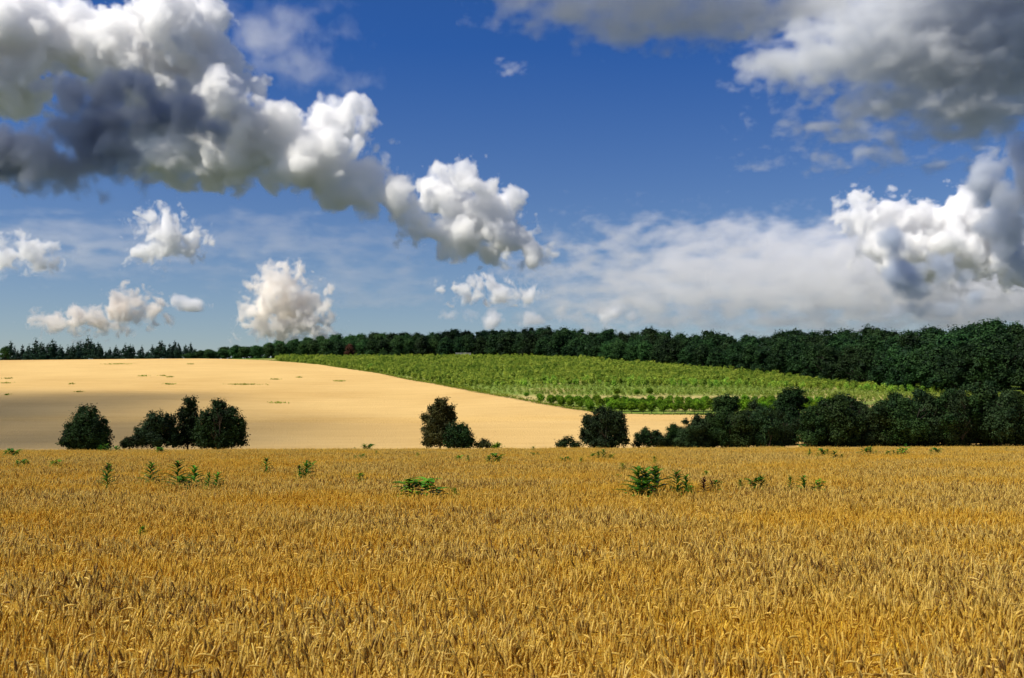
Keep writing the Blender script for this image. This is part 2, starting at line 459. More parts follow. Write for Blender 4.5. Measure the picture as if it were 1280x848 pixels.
# ---------------------------------------------------------------- terrain
NEAR_A = 0.000425                 # the near field falls away as a gentle crest
PROFILE = {                       # ground row of the photograph at each depth, for several directions
    -400: [(100, 576), (125, 571), (140, 565), (150, 558.5), (180, 528), (220, 505), (280, 482), (340, 467), (400, 457), (440, 452), (520, 455), (700, 462)],
    0:    [(100, 576), (125, 571), (140, 565), (150, 558.5), (180, 528), (220, 505), (280, 482), (340, 467), (400, 457), (440, 452), (520, 455), (700, 462)],
    250:  [(100, 576), (125, 571), (140, 565), (150, 558.5), (180, 528), (220, 506), (280, 483), (340, 466), (400, 455), (440, 449), (520, 450), (700, 458)],
    500:  [(100, 576), (125, 571), (140, 565), (150, 558.5), (180, 529), (220, 508), (280, 487), (340, 468), (400, 454), (440, 447), (520, 442), (700, 450)],
    700:  [(100, 576), (125, 571), (140, 565), (150, 556), (165, 540), (190, 519), (220, 498), (260, 478), (320, 461), (380, 450), (440, 444), (520, 440), (700, 446)],
    900:  [(100, 576), (125, 571), (140, 565), (150, 556), (165, 540), (190, 519), (220, 499), (260, 481), (310, 466), (340, 461), (440, 449), (520, 441), (700, 444)],
    1100: [(100, 576), (125, 571), (140, 565), (150, 556), (165, 541), (190, 519), (220, 503), (250, 492), (270, 487), (320, 471), (400, 453), (500, 441), (700, 438)],
    1280: [(100, 576), (125, 571), (140, 565), (150, 558.5), (180, 526), (220, 502), (238, 492), (290, 473), (350, 458), (420, 446), (520, 434), (700, 430)],
    1700: [(100, 576), (125, 571), (140, 565), (150, 558.5), (180, 526), (220, 502), (238, 492), (290, 473), (350, 458), (420, 446), (520, 434), (700, 430)],
}
_TPX = np.arange(-400, 1701, 20.0)
_TY = np.arange(90, 711, 5.0)


def _terrain_table():
    keys = sorted(PROFILE)
    prof = np.array([np.interp(_TY, [p[0] for p in PROFILE[k]], [p[1] for p in PROFILE[k]]) for k in keys])
    rows = np.array([np.interp(_TPX, keys, prof[:, j]) for j in range(len(_TY))]).T
    z = CAM_Z + (HORIZON - rows) / FPX * _TY[None, :]
    ker = np.exp(-np.linspace(-2, 2, 9) ** 2); ker /= ker.sum()
    for axis, n in ((0, 2), (1, 2)):
        for _ in range(n):
            pad = np.concatenate([np.repeat(z.take([0], axis), 4, axis), z, np.repeat(z.take([-1], axis), 4, axis)], axis)
            z = np.apply_along_axis(lambda a: np.convolve(a, ker, 'valid'), axis, pad)
    return z


_TZ = _terrain_table()


def ground_z(X, Y):
    """height of the bare ground"""
    X = np.asarray(X, float); Y = np.asarray(Y, float)
    near = -NEAR_A * np.maximum(Y, 0) ** 2 + 0.0042 * X * np.clip(Y / 57.0, 0, 1) * np.clip(1 - (np.abs(X) - 60) / 100, 0, 1)
    Yc = np.clip(Y, 90, 709.9)
    px = np.clip(640 + FPX * X / Yc, -400, 1699.9)
    i = (px + 400) / 20.0; j = (Yc - 90) / 5.0
    i0 = np.floor(i).astype(int); j0 = np.floor(j).astype(int)
    i0 = np.minimum(i0, len(_TPX) - 2); j0 = np.minimum(j0, len(_TY) - 2)
    fi, fj = i - i0, j - j0
    far = (_TZ[i0, j0] * (1 - fi) * (1 - fj) + _TZ[i0 + 1, j0] * fi * (1 - fj) + _TZ[i0, j0 + 1] * (1 - fi) * fj + _TZ[i0 + 1, j0 + 1] * fi * fj)
    w = np.clip((Y - 74) / 36.0, 0, 1); w = w * w * (3 - 2 * w)
    return near * (1 - w) + far * w


def gz(x, y):
    return float(ground_z(x, y))


def depth_at(px, py, lift=0.0, y0=120.0, y1=470.0):
    """depth of the first ground point (plus lift) seen at a pixel"""
    Y = np.arange(y0, y1, 0.5 if y0 > 60 else 0.05)
    X = (px - 640.0) / FPX * Y
    row = HORIZON - (ground_z(X, Y) + lift - CAM_Z) / Y * FPX
    k = np.argmax(row <= py)
    return float(Y[k]) if row[k] <= py else float(Y[-1])


def spot(px, py, lift=0.0, y0=120.0, y1=470.0):
    Y = depth_at(px, py, lift, y0, y1)
    X = (px - 640.0) / FPX * Y
    return X, Y, gz(X, Y)


def mesh_from(name, verts, faces, mats, face_mat=None, smooth=True, tint=None, attrs=None):
    me = bpy.data.meshes.new(name)
    verts = np.asarray(verts, np.float32)
    if isinstance(faces, np.ndarray):
        n, k = faces.shape
        me.vertices.add(len(verts)); me.vertices.foreach_set('co', verts.ravel())
        me.loops.add(n * k); me.loops.foreach_set('vertex_index', faces.astype(np.int32).ravel())
        me.polygons.add(n); me.polygons.foreach_set('loop_start', np.arange(0, n * k, k, dtype=np.int32))
        me.update(calc_edges=True)
    else:
        me.from_pydata([tuple(map(float, v)) for v in verts], [], faces)
    for m in (mats if isinstance(mats, (list, tuple)) else [mats]):
        me.materials.append(m)
    if face_mat is not None:
        me.polygons.foreach_set('material_index', np.asarray(face_mat, np.int32))
    me.polygons.foreach_set('use_smooth', [smooth] * len(me.polygons))
    for k, v in dict(attrs or {}, **({'tint': tint} if tint is not None else {})).items():
        a = me.attributes.new(k, 'FLOAT', 'POINT')
        a.data.foreach_set('value', np.asarray(v, np.float32))
    me.validate()
    me.update()
    return me


def link(name, data, parent=None, loc=None, rz=0.0, scale=None):
    o = bpy.data.objects.new(name, data)
    COL.objects.link(o)
    if parent:
        o.parent = parent
    if loc is not None:
        o.location = loc
    o.rotation_euler = (0, 0, rz)
    if scale is not None:
        o.scale = scale if hasattr(scale, '__len__') else (scale,) * 3
    return o


def grid_faces(nx, ny):
    i, j = np.meshgrid(np.arange(nx - 1), np.arange(ny - 1), indexing='ij')
    a = (i * ny + j).ravel()
    return np.stack([a, a + ny, a + ny + 1, a + 1], 1)


# border between the far wheat and the green plantation, as pixels of the photograph
BORDER_PX = [(330, 450.5), (400, 456), (480, 468), (545, 480), (600, 491), (640, 498), (680, 505.5), (720, 512), (755, 517.5), (800, 519.5), (870, 518.5)]
_b = []
for _px, _py in BORDER_PX:
    _Y = depth_at(_px, _py, 0.5)
    _b.append(((_px - 640.0) / FPX * _Y, _Y))
_b.sort(key=lambda p: p[1])
BORDER = [(400.0, _b[0][1] - 10), (90.0, _b[0][1] - 3)] + _b + [(_b[-1][0] - 30, _b[-1][1] + 18), (_b[-1][0] - 160, _b[-1][1] + 40)]


def border_x(Y):
    p = sorted(BORDER, key=lambda q: q[1])
    return np.interp(Y, [q[1] for q in p], [q[0] for q in p])


def build_ground():
    ys = np.concatenate([[-3000, -1200, -400, -150, -60, -25], np.arange(-10, 64, 2.0), np.arange(64, 140, 4.0), np.arange(140, 460, 3.0), np.arange(460, 720, 10.0), [760, 850, 1000, 1400, 2200, 4000, 9000]])
    xs = np.concatenate([[-9000, -4000, -2000, -1200, -700, -450], np.arange(-300, 301, 4.0), [450, 700, 1200, 2000, 4000, 9000]])
    Xg, Yg = np.meshgrid(xs, ys, indexing='ij')
    Z = ground_z(Xg, Yg)
    v = np.stack([Xg.ravel(), Yg.ravel(), Z.ravel()], 1)
    soil = np.clip((95 - Yg) / 20.0, 0, 1).ravel()
    px = 640 + FPX * Xg / np.maximum(Yg, 50)
    row = HORIZON - (Z - CAM_Z) / np.maximum(Yg, 50) * FPX
    bare = (np.exp(-((row - 497.5) / 3.2) ** 2) * (Yg > 180) * (Yg < 300) * np.clip((px - 560) / 60, 0, 1)).ravel()
    beyond = np.clip(np.maximum(np.maximum(np.abs(Xg) - 300, Yg - 520), -30 - Yg) / 60.0, 0, 1).ravel()
    me = mesh_from('ground', v, grid_faces(len(xs), len(ys)), ground_material(), attrs=dict(soil=soil, bare=bare, far=beyond))
    o = link('ground', me)
    o['kind'] = 'structure'
    # the far wheat: a standing crop, its top half a metre above the ground, ending in a cut edge along the green field
    ys = np.concatenate([np.arange(66, 140, 4.0), np.arange(140, 450, 2.0), np.arange(450, 700, 10.0)])
    t = np.concatenate([np.linspace(0, 0.55, 30)[:-1], np.linspace(0.55, 1.0, 150)])
    rng = np.random.default_rng(3)
    XL = np.full(len(ys), -520.0)
    XB = np.minimum(border_x(ys), 420.0)
    XB[ys < _b[0][1] - 12] = 420.0
    Xg = XL[None, :] + (XB - XL)[None, :] * t[:, None]
    Yg = np.repeat(ys[None, :], len(t), 0)
    H = 0.55 + 0.10 * (rng.random(Xg.shape) - 0.5)
    Zg = ground_z(Xg, Yg) + H
    # skirt at the border
    Xg = np.vstack([Xg, Xg[-1:] + 0.05]); Yg = np.vstack([Yg, Yg[-1:]]); Zg = np.vstack([Zg, ground_z(Xg[-1:], Yg[-1:]) - 0.1])
    v = np.stack([Xg.ravel(), Yg.ravel(), Zg.ravel()], 1)
    me = mesh_from('wheat_hillside', v, grid_faces(len(t) + 1, len(ys)), far_wheat_material())
    o = link('wheat_hillside', me)
    o['kind'] = 'structure'


build_ground()


# ---------------------------------------------------------------- the near wheat: one mass of stalks
def tube(path, radii, sides):
    """vertices and quads of a tube along a path (rows of 3 numbers)"""
    path = np.asarray(path, float)
    n = len(path)
    tan = np.gradient(path, axis=0)
    tan /= np.linalg.norm(tan, axis=1)[:, None] + 1e-9
    ref = np.array([0.0, 1.0, 0.0]) if abs(tan[0][1]) < 0.9 else np.array([1.0, 0, 0])
    u = np.cross(tan, ref); u /= np.linalg.norm(u, axis=1)[:, None] + 1e-9
    w = np.cross(tan, u)
    a = np.arange(sides) / sides * 2 * math.pi
    v = path[:, None, :] + np.asarray(radii, float).reshape(n, -1, 1) * (np.cos(a)[None, :, None] * u[:, None, :] + np.sin(a)[None, :, None] * w[:, None, :])
    f = []
    for i in range(n - 1):
        for j in range(sides):
            k = (j + 1) % sides
            f.append((i * sides + j, i * sides + k, (i + 1) * sides + k, (i + 1) * sides + j))
    return v.reshape(-1, 3), f


def wheat_patch(rng, size, count):
    V, F, FM, T = [], [], [], []
    nv = 0

    def add(v, f, mat, tint):
        nonlocal nv
        V.append(v); F.extend([tuple(i + nv for i in q) for q in f]); FM.extend([mat] * len(f)); T.append(np.full(len(v), tint))
        nv += len(v)
    for _ in range(count):
        x, y = (rng.random(2) - 0.5) * size * 1.15
        h = rng.normal(0.70, 0.045)
        la, lm = rng.random() * 6.283, abs(rng.normal(0, 0.05))
        tint = rng.random() ** 0.8
        nod = rng.random()
        bend = 0.15 + 0.5 * rng.random() if nod < 0.72 else (1.2 + 0.9 * rng.random())
        da = la + rng.normal(0, 0.6)
        base = np.array([x, y, 0.12]); top = np.array([x + lm * math.cos(la), y + lm * math.sin(la), h])
        s = np.linspace(0, 1, 4)[:, None]
        path = base + (top - base) * s
        # neck and ear follow an arc
        d = np.array([math.cos(da), math.sin(da), 0.0]); up = np.array([0, 0, 1.0])
        p = top.copy(); neck = []
        L = 0.05
        for k in range(3):
            ang = bend * (k + 1) / 4.0
            p = p + (math.cos(ang) * up + math.sin(ang) * d) * (L / 3)
            neck.append(p.copy())
        sp = np.vstack([path, neck])
        v, f = tube(sp, np.interp(np.linspace(0, 1, len(sp)), [0, 1], [0.0022, 0.0013]), 3)
        add(v, f, 0, tint)
        EL = 0.052 + 0.022 * rng.random()
        n = 9
        ear = [p.copy()]
        for k in range(n - 1):
            ang = bend * (0.75 + 0.35 * k / n)
            p = p + (math.cos(ang) * up + math.sin(ang) * d) * (EL / (n - 1))
            ear.append(p.copy())
        rr = np.array([0.002, 0.0062, 0.0072, 0.0080, 0.0078, 0.0074, 0.0066, 0.0050, 0.0012]) * (0.64 + 0.22 * rng.random())
        side = 6
        rad = rr[:, None] * (1 + 0.28 * ((np.arange(n)[:, None] + np.arange(side)[None, :]) % 2 * 2 - 1) * np.array([0] + [1] * (n - 2) + [0])[:, None])
        v, f = tube(ear, rad, side)
        add(v, f, 1, 0.12 * rng.random() if rng.random() < 0.36 else 0.35 + 0.65 * rng.random())
        # short beard
        for k in range(8):
            q = ear[1 + k]; dirv = ear[-1] - ear[-3]; dirv = dirv / (np.linalg.norm(dirv) + 1e-9) + rng.normal(0, 0.25, 3)
            e = q + dirv * 0.05
            o2 = rng.normal(0, 1, 3); o2 = o2 / np.linalg.norm(o2) * 0.0009
            add(np.array([q - o2, q + o2, e]), [(0, 1, 2)], 0, tint)
        # dry leaf blades
        for k in range(3):
            a = rng.random() * 6.283; z0 = h * (0.45 + 0.4 * rng.random()); l = 0.12 + 0.12 * rng.random()
            dd = np.array([math.cos(a), math.sin(a), 0]); sd = np.array([-math.sin(a), math.cos(a), 0]) * 0.0045
            b0 = base + (top - base) * ((z0 - 0.12) / (h - 0.12))
            pts = [b0, b0 + dd * l * 0.35 + up * l * 0.45, b0 + dd * l * 0.75 + up * l * 0.35, b0 + dd * l * 0.95 - up * l * 0.15]
            vv = []
            for m_, q in enumerate(pts):
                ww = sd * (1 - 0.28 * m_)
                vv += [q - ww, q + ww]
            add(np.array(vv), [(0, 1, 3, 2), (2, 3, 5, 4), (4, 5, 7, 6)], 2, rng.random())
    return np.vstack(V), F, FM, np.concatenate(T)


def build_wheat():
    rng = np.random.default_rng(11)
    size, nvar = 0.42, 8
    V, F, FM, T, ID = [], [], [], [], []
    nv = 0
    for k in range(nvar):
        v, f, fm, t = wheat_patch(rng, size, 78)
        V.append(v); F.extend([tuple(i + nv for i in q) for q in f]); FM.extend(fm); T.append(t); ID.append(np.full(len(v), k))
        nv += len(v)
    pts = []
    Y = 2.4
    while Y < 66:
        half = 0.53 * Y + 1.8
        X = -half
        while X < half:
            x, y = X + rng.normal(0, 0.07), Y + rng.normal(0, 0.07)
            pts.append((x, y, gz(x, y)))
            X += size * 0.86
        Y += size * 0.86
    pts = np.array(pts, np.float32)
    V.append(pts); T.append(np.zeros(len(pts))); ID.append(np.full(len(pts), 99))
    v = np.vstack(V)
    mats = [straw_material('straw', (0.80, 0.545, 0.07), (0.92, 0.71, 0.18), (0.84, 0.54, 0.03)),
            straw_material('wheat_ear', (0.24, 0.115, 0.02), (0.91, 0.685, 0.18), (0.77, 0.48, 0.035)),
            straw_material('dry_blade', (0.84, 0.58, 0.06), (0.93, 0.74, 0.23), (0.86, 0.565, 0.03))]
    me = mesh_from('wheat', v, F, mats, FM, attrs=dict(tint=np.concatenate(T), variant=np.concatenate(ID)))
    o = link('wheat', me)
    tag(o, 'ripe golden wheat filling the whole foreground', 'wheat', kind='stuff')
    ng = bpy.data.node_groups.new('wheat_stand', 'GeometryNodeTree')
    ng.interface.new_socket('Geometry', in_out='INPUT', socket_type='NodeSocketGeometry')
    ng.interface.new_socket('Geometry', in_out='OUTPUT', socket_type='NodeSocketGeometry')
    N, L, g = ng.nodes, ng.links, Nodes(ng)
    gi, go = N.new('NodeGroupInput'), N.new('NodeGroupOutput')
    na = N.new('GeometryNodeInputNamedAttribute'); na.data_type = 'FLOAT'; na.inputs[0].default_value = 'variant'
    va = [s for s in na.outputs if s.enabled and s.name == 'Attribute'][0]

    def part(k):
        cmp = g.math('COMPARE', va, float(k), 0.25)
        s = N.new('GeometryNodeSeparateGeometry'); s.domain = 'POINT'
        L.new(gi.outputs[0], s.inputs[0]); L.new(cmp, s.inputs['Selection'])
        return s.outputs[0]
    join = N.new('GeometryNodeJoinGeometry')
    for k in range(nvar):
        gti = N.new('GeometryNodeGeometryToInstance')
        L.new(part(k), gti.inputs[0]); L.new(gti.outputs[0], join.inputs[0])
    iop = N.new('GeometryNodeInstanceOnPoints')
    L.new(part(99), iop.inputs['Points']); L.new(join.outputs[0], iop.inputs['Instance'])
    iop.inputs['Pick Instance'].default_value = True
    ri = N.new('FunctionNodeRandomValue'); ri.data_type = 'INT'
    ri.inputs[4].default_value = 0; ri.inputs[5].default_value = nvar - 1
    L.new([s for s in ri.outputs if s.enabled][0], iop.inputs['Instance Index'])
    rr = N.new('FunctionNodeRandomValue'); rr.data_type = 'FLOAT'
    [s for s in rr.inputs if s.enabled and s.name == 'Max'][0].default_value = 6.283
    rr.inputs['Seed'].default_value = 4
    rv = [s for s in rr.outputs if s.enabled][0]
    e2r = N.new('FunctionNodeEulerToRotation')
    L.new(g.comb(0.0, 0.0, rv), e2r.inputs[0]); L.new(e2r.outputs[0], iop.inputs['Rotation'])
    pos = N.new('GeometryNodeInputPosition').outputs[0]
    hgt = g.math('MULTIPLY_ADD', g.noise(pos, 0.55, 3.0, 0.6, dim='3D'), 0.46, 0.77)
    L.new(g.comb(1.0, 1.0, hgt), iop.inputs['Scale'])
    L.new(iop.outputs[0], go.inputs[0])
    o.modifiers.new('stand', 'NODES').node_group = ng


build_wheat()


# ---------------------------------------------------------------- trees and bushes
def leaves(rng, centres, normals, size, aspect=0.7, up=0.35, jitter=0.9):
    """small bent leaf-clump faces at the given centres"""
    n = len(centres)
    nrm = normals + rng.normal(0, jitter, (n, 3)) * 0.6 + np.array([0, 0, up])
    nrm /= np.linalg.norm(nrm, axis=1)[:, None] + 1e-9
    r = rng.normal(0, 1, (n, 3))
    a = np.cross(nrm, r); a /= np.linalg.norm(a, axis=1)[:, None] + 1e-9
    b = np.cross(nrm, a)
    s = size * (0.6 + 0.8 * rng.random((n, 1)))
    p = [centres - a * s * 0.5, centres - b * s * 0.5 * aspect + nrm * s * 0.12, centres + a * s * 0.5, centres + b * s * 0.5 * aspect + nrm * s * 0.12]
    v = np.stack(p, 1).reshape(-1, 3)
    f = np.arange(n * 4).reshape(n, 4)
    return v, f


def crown_mesh(name, seed, lobes, n, size, mat, clump=9, spread=0.5, floor=0.05, core=True, up=0.35, fill=0.33):
    """lobes: (x, y, z, rx, ry, rz); leaf clumps gathered into sprays spread through each lobe, thicker towards its skin"""
    rng = np.random.default_rng(seed)
    lobes = np.array(lobes, float)
    vol = (lobes[:, 3] * lobes[:, 4] * lobes[:, 5]) ** 0.75
    ns = max(1, n // clump)
    k = rng.choice(len(lobes), ns, p=vol / vol.sum())
    d = rng.normal(0, 1, (ns, 3)); d /= np.linalg.norm(d, axis=1)[:, None]
    rad = rng.random(ns) ** fill * (1 + 0.05 * rng.normal(0, 1, ns))
    c = lobes[k, :3] + d * rad[:, None] * lobes[k, 3:]
    nr = d / lobes[k, 3:]; nr /= np.linalg.norm(nr, axis=1)[:, None]
    tone = rng.random(ns)
    c = np.repeat(c, clump, 0) + rng.normal(0, 1, (ns * clump, 3)) * size * spread * 1.6
    nr = np.repeat(nr, clump, 0)
    tint = np.repeat(tone, clump) * 0.85 + rng.random(ns * clump) * 0.15
    keep = c[:, 2] > floor
    c, nr, tint = c[keep], nr[keep], tint[keep]
    v, f = leaves(rng, c, nr, size, up=up)
    t = np.repeat(tint, 4)
    V, F, T = [v], [f], [t]
    if core:                                     # dense inner leaf mass
        nv = len(v)
        for L in lobes:
            m = 60
            dd = rng.normal(0, 1, (m, 3)); dd /= np.linalg.norm(dd, axis=1)[:, None]
            cc = L[:3] + dd * L[3:] * 0.60 * rng.random((m, 1)) ** 0.3
            cc = cc[cc[:, 2] > floor]
            vv, ff = leaves(rng, cc, dd[:len(cc)], float(np.mean(L[3:])) * 0.5, 0.9)
            V.append(vv); F.append(ff + nv); T.append(np.full(len(vv), 0.3)); nv += len(vv)
    return mesh_from(name, np.vstack(V), np.vstack(F), mat, smooth=False, tint=np.concatenate(T))


def trunk_mesh(name, seed, height, radius, limbs, mat, reach=1.0, lean=0.0, start=0.35, stems=1):
    """a tapered trunk with rising limbs that fork once"""
    rng = np.random.default_rng(seed)
    V, F, nv = [], [], 0

    def add(path, rad, sides):
        nonlocal nv
        v, f = tube(path, rad, sides)
        V.append(v); F.extend([tuple(i + nv for i in q) for q in f]); nv += len(v)
    for s in range(stems):
        a0 = rng.random() * 6.283
        off = np.array([math.cos(a0), math.sin(a0), 0]) * (0.0 if stems == 1 else radius * 2.2)
        n = 7
        z = np.linspace(-0.35, height, n)
        wob = np.cumsum(rng.normal(0, height * 0.012, (n, 2)), 0) + np.linspace(0, 1, n)[:, None] * (off[:2] * 4 + np.array([lean, 0]))
        path = np.column_stack([wob[:, 0] + off[0], wob[:, 1] + off[1], z])
        add(path, radius * np.interp(np.linspace(0, 1, n), [0, 0.08, 1], [1.35, 1.0, 0.25]), 7)
        for k in range(limbs):
            h = start + (0.95 - start) * (k + rng.random() * 0.7) / limbs
            p0 = np.array([np.interp(h * height, z, path[:, 0]), np.interp(h * height, z, path[:, 1]), h * height])
            a = rng.random() * 6.283
            L = reach * (1.15 - 0.6 * h) * (0.7 + 0.5 * rng.random())
            d = np.array([math.cos(a), math.sin(a), 0.55 + 0.4 * rng.random()])
            q = [p0, p0 + d * L * 0.4, p0 + d * L * 0.75 + np.array([0, 0, 0.08 * L]), p0 + d * L + np.array([0, 0, 0.22 * L])]
            r0 = radius * 0.5 * (1.1 - 0.6 * h)
            add(q, np.array([1, 0.75, 0.5, 0.2]) * r0, 5)
            e = rng.normal(0, 0.5, 3) + d
            add([q[1], q[1] + e * L * 0.3, q[1] + e * L * 0.55], np.array([0.55, 0.4, 0.15]) * r0, 4)
    return mesh_from(name, np.vstack(V), F, mat)


def join_meshes(name, parts):
    """crown and trunk of a far tree as one mesh with two materials"""
    V, F, FM, T, mats, nv = [], [], [], [], [], 0
    for me in parts:
        n = len(me.vertices)
        co = np.empty(n * 3, np.float32); me.vertices.foreach_get('co', co)
        V.append(co.reshape(-1, 3))
        F += [tuple(i + nv for i in p.vertices) for p in me.polygons]
        FM += [len(mats)] * len(me.polygons)
        mats.append(me.materials[0])
        if 'tint' in me.attributes:
            t = np.empty(n, np.float32); me.attributes['tint'].data.foreach_get('value', t)
        else:
            t = np.zeros(n, np.float32)
        T.append(t); nv += n
    return mesh_from(name, np.vstack(V), F, mats, FM, smooth=False, tint=np.concatenate(T))


def thing(name, label, cat, loc, rz=0.0, group=None, scale=1.0):
    o = link(name, None, None, loc, rz, scale)
    o.empty_display_size = 0.3
    return tag(o, label, cat, group)


def tree(name, label, cat, loc, crown, trunk, rz=0.0, group=None, scale=1.0):
    """one tree or bush: an Empty at its foot > crown, trunk (meshes may be shared between copies)"""
    o = thing(name, label, cat, loc, rz, group, scale)
    link('crown', crown, o)
    if trunk:
        link('trunk', trunk, o)
    return o


rnd = random.Random(42)


def metres(pxl, Y):
    return pxl * Y / FPX


def build_lone_bushes():
    """the bushes standing in the dip just beyond the near crest, each with its own outline (pixel lobes: x, y, rx, ry)"""
    def bush(name, label, cat, foot, Y, lobes, n, size, leaf, seed, group=None, trunk=True, limbs=7, fill=0.33, stems=3, clump=9):
        X = (foot - 640.0) / FPX * Y
        z0 = gz(X, Y)
        L, top = [], 0
        bumps = []
        for b in lobes:
            for _ in range(3):
                a = rnd.uniform(-0.3, math.pi + 0.3)
                k = rnd.uniform(0.22, 0.42)
                bumps.append((b[0] + math.cos(a) * b[2] * 0.85, b[1] - math.sin(a) * b[3] * 0.85, b[2] * k, b[3] * k))
        for b in list(lobes) + bumps:
            p = at(b[0], b[1], Y)
            rx, rz = metres(b[2], Y), metres(b[3], Y)
            rd = math.sqrt(rx * rz) * (b[4] if len(b) > 4 else 0.95)
            L.append((p.x - X, rnd.uniform(-0.4, 0.4) * rd, p.z - z0, rx, rd, rz))
            top = max(top, p.z - z0 + rz)
        cr = crown_mesh('crown', seed, L, int(n * 1.9), size * 0.78, M[leaf], clump=clump + 3, fill=fill, spread=0.5)
        tr = trunk_mesh('trunk', seed, top * 0.72, 0.04 + 0.014 * top, limbs, M['bark'], reach=top * 0.24, stems=stems, start=0.2) if trunk else None
        return tree(name, label, cat, (X, Y, z0), cr, tr, group=group)
    bush('bush', 'dark green cone shaped bush standing alone at the far left of the wheat crest', 'bush', 110, 122,
         [(110, 522, 14, 16), (100, 535, 18, 18), (121, 533, 14, 14), (109, 546, 26, 15), (92, 550, 14, 12), (129, 548, 12, 14), (110, 556, 31, 10)], 9000, 0.26, 'bush_leaf', 1)
    g = None
    bush('bush', 'low dark scrub at the left foot of the bush clump', 'bush', 163, 124, [(163, 553, 8, 6), (172, 551, 8, 8), (156, 556, 6, 4)], 1300, 0.22, 'bush_leaf', 2, limbs=4)
    bush('bush', 'rounded loose bush forming the left end of the clump of four', 'bush', 198, 126,
         [(198, 530, 16, 16), (185, 540, 16, 14), (210, 534, 12, 16), (196, 548, 26, 12), (178, 549, 12, 10), (218, 550, 10, 10)], 5600, 0.25, 'willow_leaf', 3)
    bush('tree', 'narrow upright dark tree rising above the bush clump', 'tree', 236, 128,
         [(237, 502, 7, 8), (236, 512, 10, 11), (228, 521, 8, 10), (241, 524, 10, 14), (232, 538, 12, 16), (243, 544, 15, 15), (224, 549, 14, 11), (252, 549, 12, 11)], 5200, 0.25, 'bush_leaf', 4, stems=1)
    bush('bush', 'big round dark bush forming the right end of the clump of four', 'bush', 275, 126,
         [(274, 520, 20, 17), (262, 528, 16, 16), (290, 526, 14, 16), (298, 542, 10, 17), (274, 542, 30, 17), (256, 546, 14, 15), (276, 554, 30, 9)], 9000, 0.26, 'bush_leaf', 5)
    bush('tree', 'olive brown pyramid shaped tree with ragged left side in the middle of the crest', 'tree', 549, 122,
         [(553, 505, 8, 9), (549, 514, 12, 12), (560, 518, 9, 11), (541, 527, 13, 13), (556, 530, 14, 13), (538, 541, 11, 13), (552, 545, 19, 14), (537, 553, 9, 8)], 7800, 0.24, 'olive_leaf', 6, stems=1, limbs=12, fill=0.42)
    bush('bush', 'dark round bush leaning on the right side of the olive brown tree', 'bush', 574, 121,
         [(570, 540, 13, 12), (580, 546, 13, 12), (566, 550, 14, 11), (587, 553, 8, 8), (574, 554, 18, 8)], 3600, 0.23, 'bush_leaf', 7)
    bush('bush', 'small light green bush with bare twigs beside the olive brown tree', 'bush', 604, 121, [(606, 554, 6, 5), (601, 557, 8, 4), (609, 557, 5, 4)], 700, 0.2, 'olive_leaf', 8, limbs=9, fill=0.6)
    bush('bush', 'tiny bright green bush alone between the olive brown tree and the dome bush', 'bush', 621, 121, [(621, 558, 6, 3), (619, 560, 5, 3)], 260, 0.2, 'orchard_leaf', 9, limbs=3)
    bush('bush', 'small dark ragged bush at the left foot of the grey green dome bush', 'bush', 708, 124, [(708, 552, 9, 5), (703, 556, 9, 5), (716, 556, 7, 5), (720, 558, 5, 4)], 1100, 0.22, 'bush_leaf', 10, limbs=5)
    bush('bush', 'grey green dome shaped willow bush standing alone right of centre', 'bush', 755, 126,
         [(757, 523, 17, 14), (745, 530, 16, 16), (768, 528, 14, 15), (755, 540, 26, 17), (737, 545, 11, 14), (776, 543, 9, 14), (783, 551, 4, 8), (755, 553, 30, 9)], 10000, 0.25, 'willow_leaf', 11)
    bush('bush', 'small pointed bush at the left end of the long dark hedge', 'bush', 805, 128, [(808, 544, 9, 8), (802, 549, 10, 8), (813, 552, 10, 8), (797, 555, 6, 5)], 2000, 0.22, 'bush_leaf', 12, limbs=5)
    # the hedge row: distinct ones first
    bush('tree', 'tall dark spreading tree sticking out above the long hedge', 'tree', 985, 148,
         [(992, 494, 14, 12), (1000, 500, 10, 13), (984, 500, 11, 12), (978, 512, 14, 14), (990, 516, 16, 14), (972, 528, 14, 12), (990, 532, 16, 14)], 7000, 0.28, 'bush_leaf', 13, stems=1, limbs=10)
    bush('tree', 'round topped dark tree near the left end of the long hedge', 'tree', 908, 150,
         [(908, 500, 13, 9), (900, 506, 11, 9), (915, 508, 11, 10), (907, 520, 16, 14), (905, 535, 16, 14)], 4400, 0.27, 'hedge_leaf', 14, stems=1)
    # variants of the hedge trees, copied along the row
    var = []
    for s in range(6):
        r = np.random.default_rng(100 + s)
        L = [(r.normal(0, 0.5), r.normal(0, 0.4), 1.0 + 0.6 * k + r.normal(0, 0.15), 1.3 + 0.35 * r.random() - 0.13 * abs(k - 2), 1.3, 0.95 + 0.2 * r.random()) for k in range(6)]
        L += [(r.normal(0, 1.1), r.normal(0, 0.8), r.uniform(1.2, 4.6), r.uniform(0.5, 0.9), 0.7, r.uniform(0.5, 0.9)) for _ in range(6)]
        L += [(r.normal(0, 0.5), 0.0, 5.0 + r.normal(0, 0.3), 0.7, 0.7, 0.7)]
        if s % 3 == 0:
            L = [l for l in L if l[2] > 1.5]                 # bare legged one: the field shows through under it
        cr = crown_mesh('crown', 200 + s, L, 11500, 0.18, M['hedge_leaf'] if s % 2 else M['willow_leaf'], fill=0.36)
        tr = trunk_mesh('trunk', 200 + s, 4.3, 0.09, 9, M['bark'], reach=1.2, stems=2, start=0.2)
        var.append((cr, tr))
    grp = 'trees of the long dark hedge'
    lab = 'dense dark grey green tree of the long hedge along the right wheat crest'
    rr = random.Random(7)
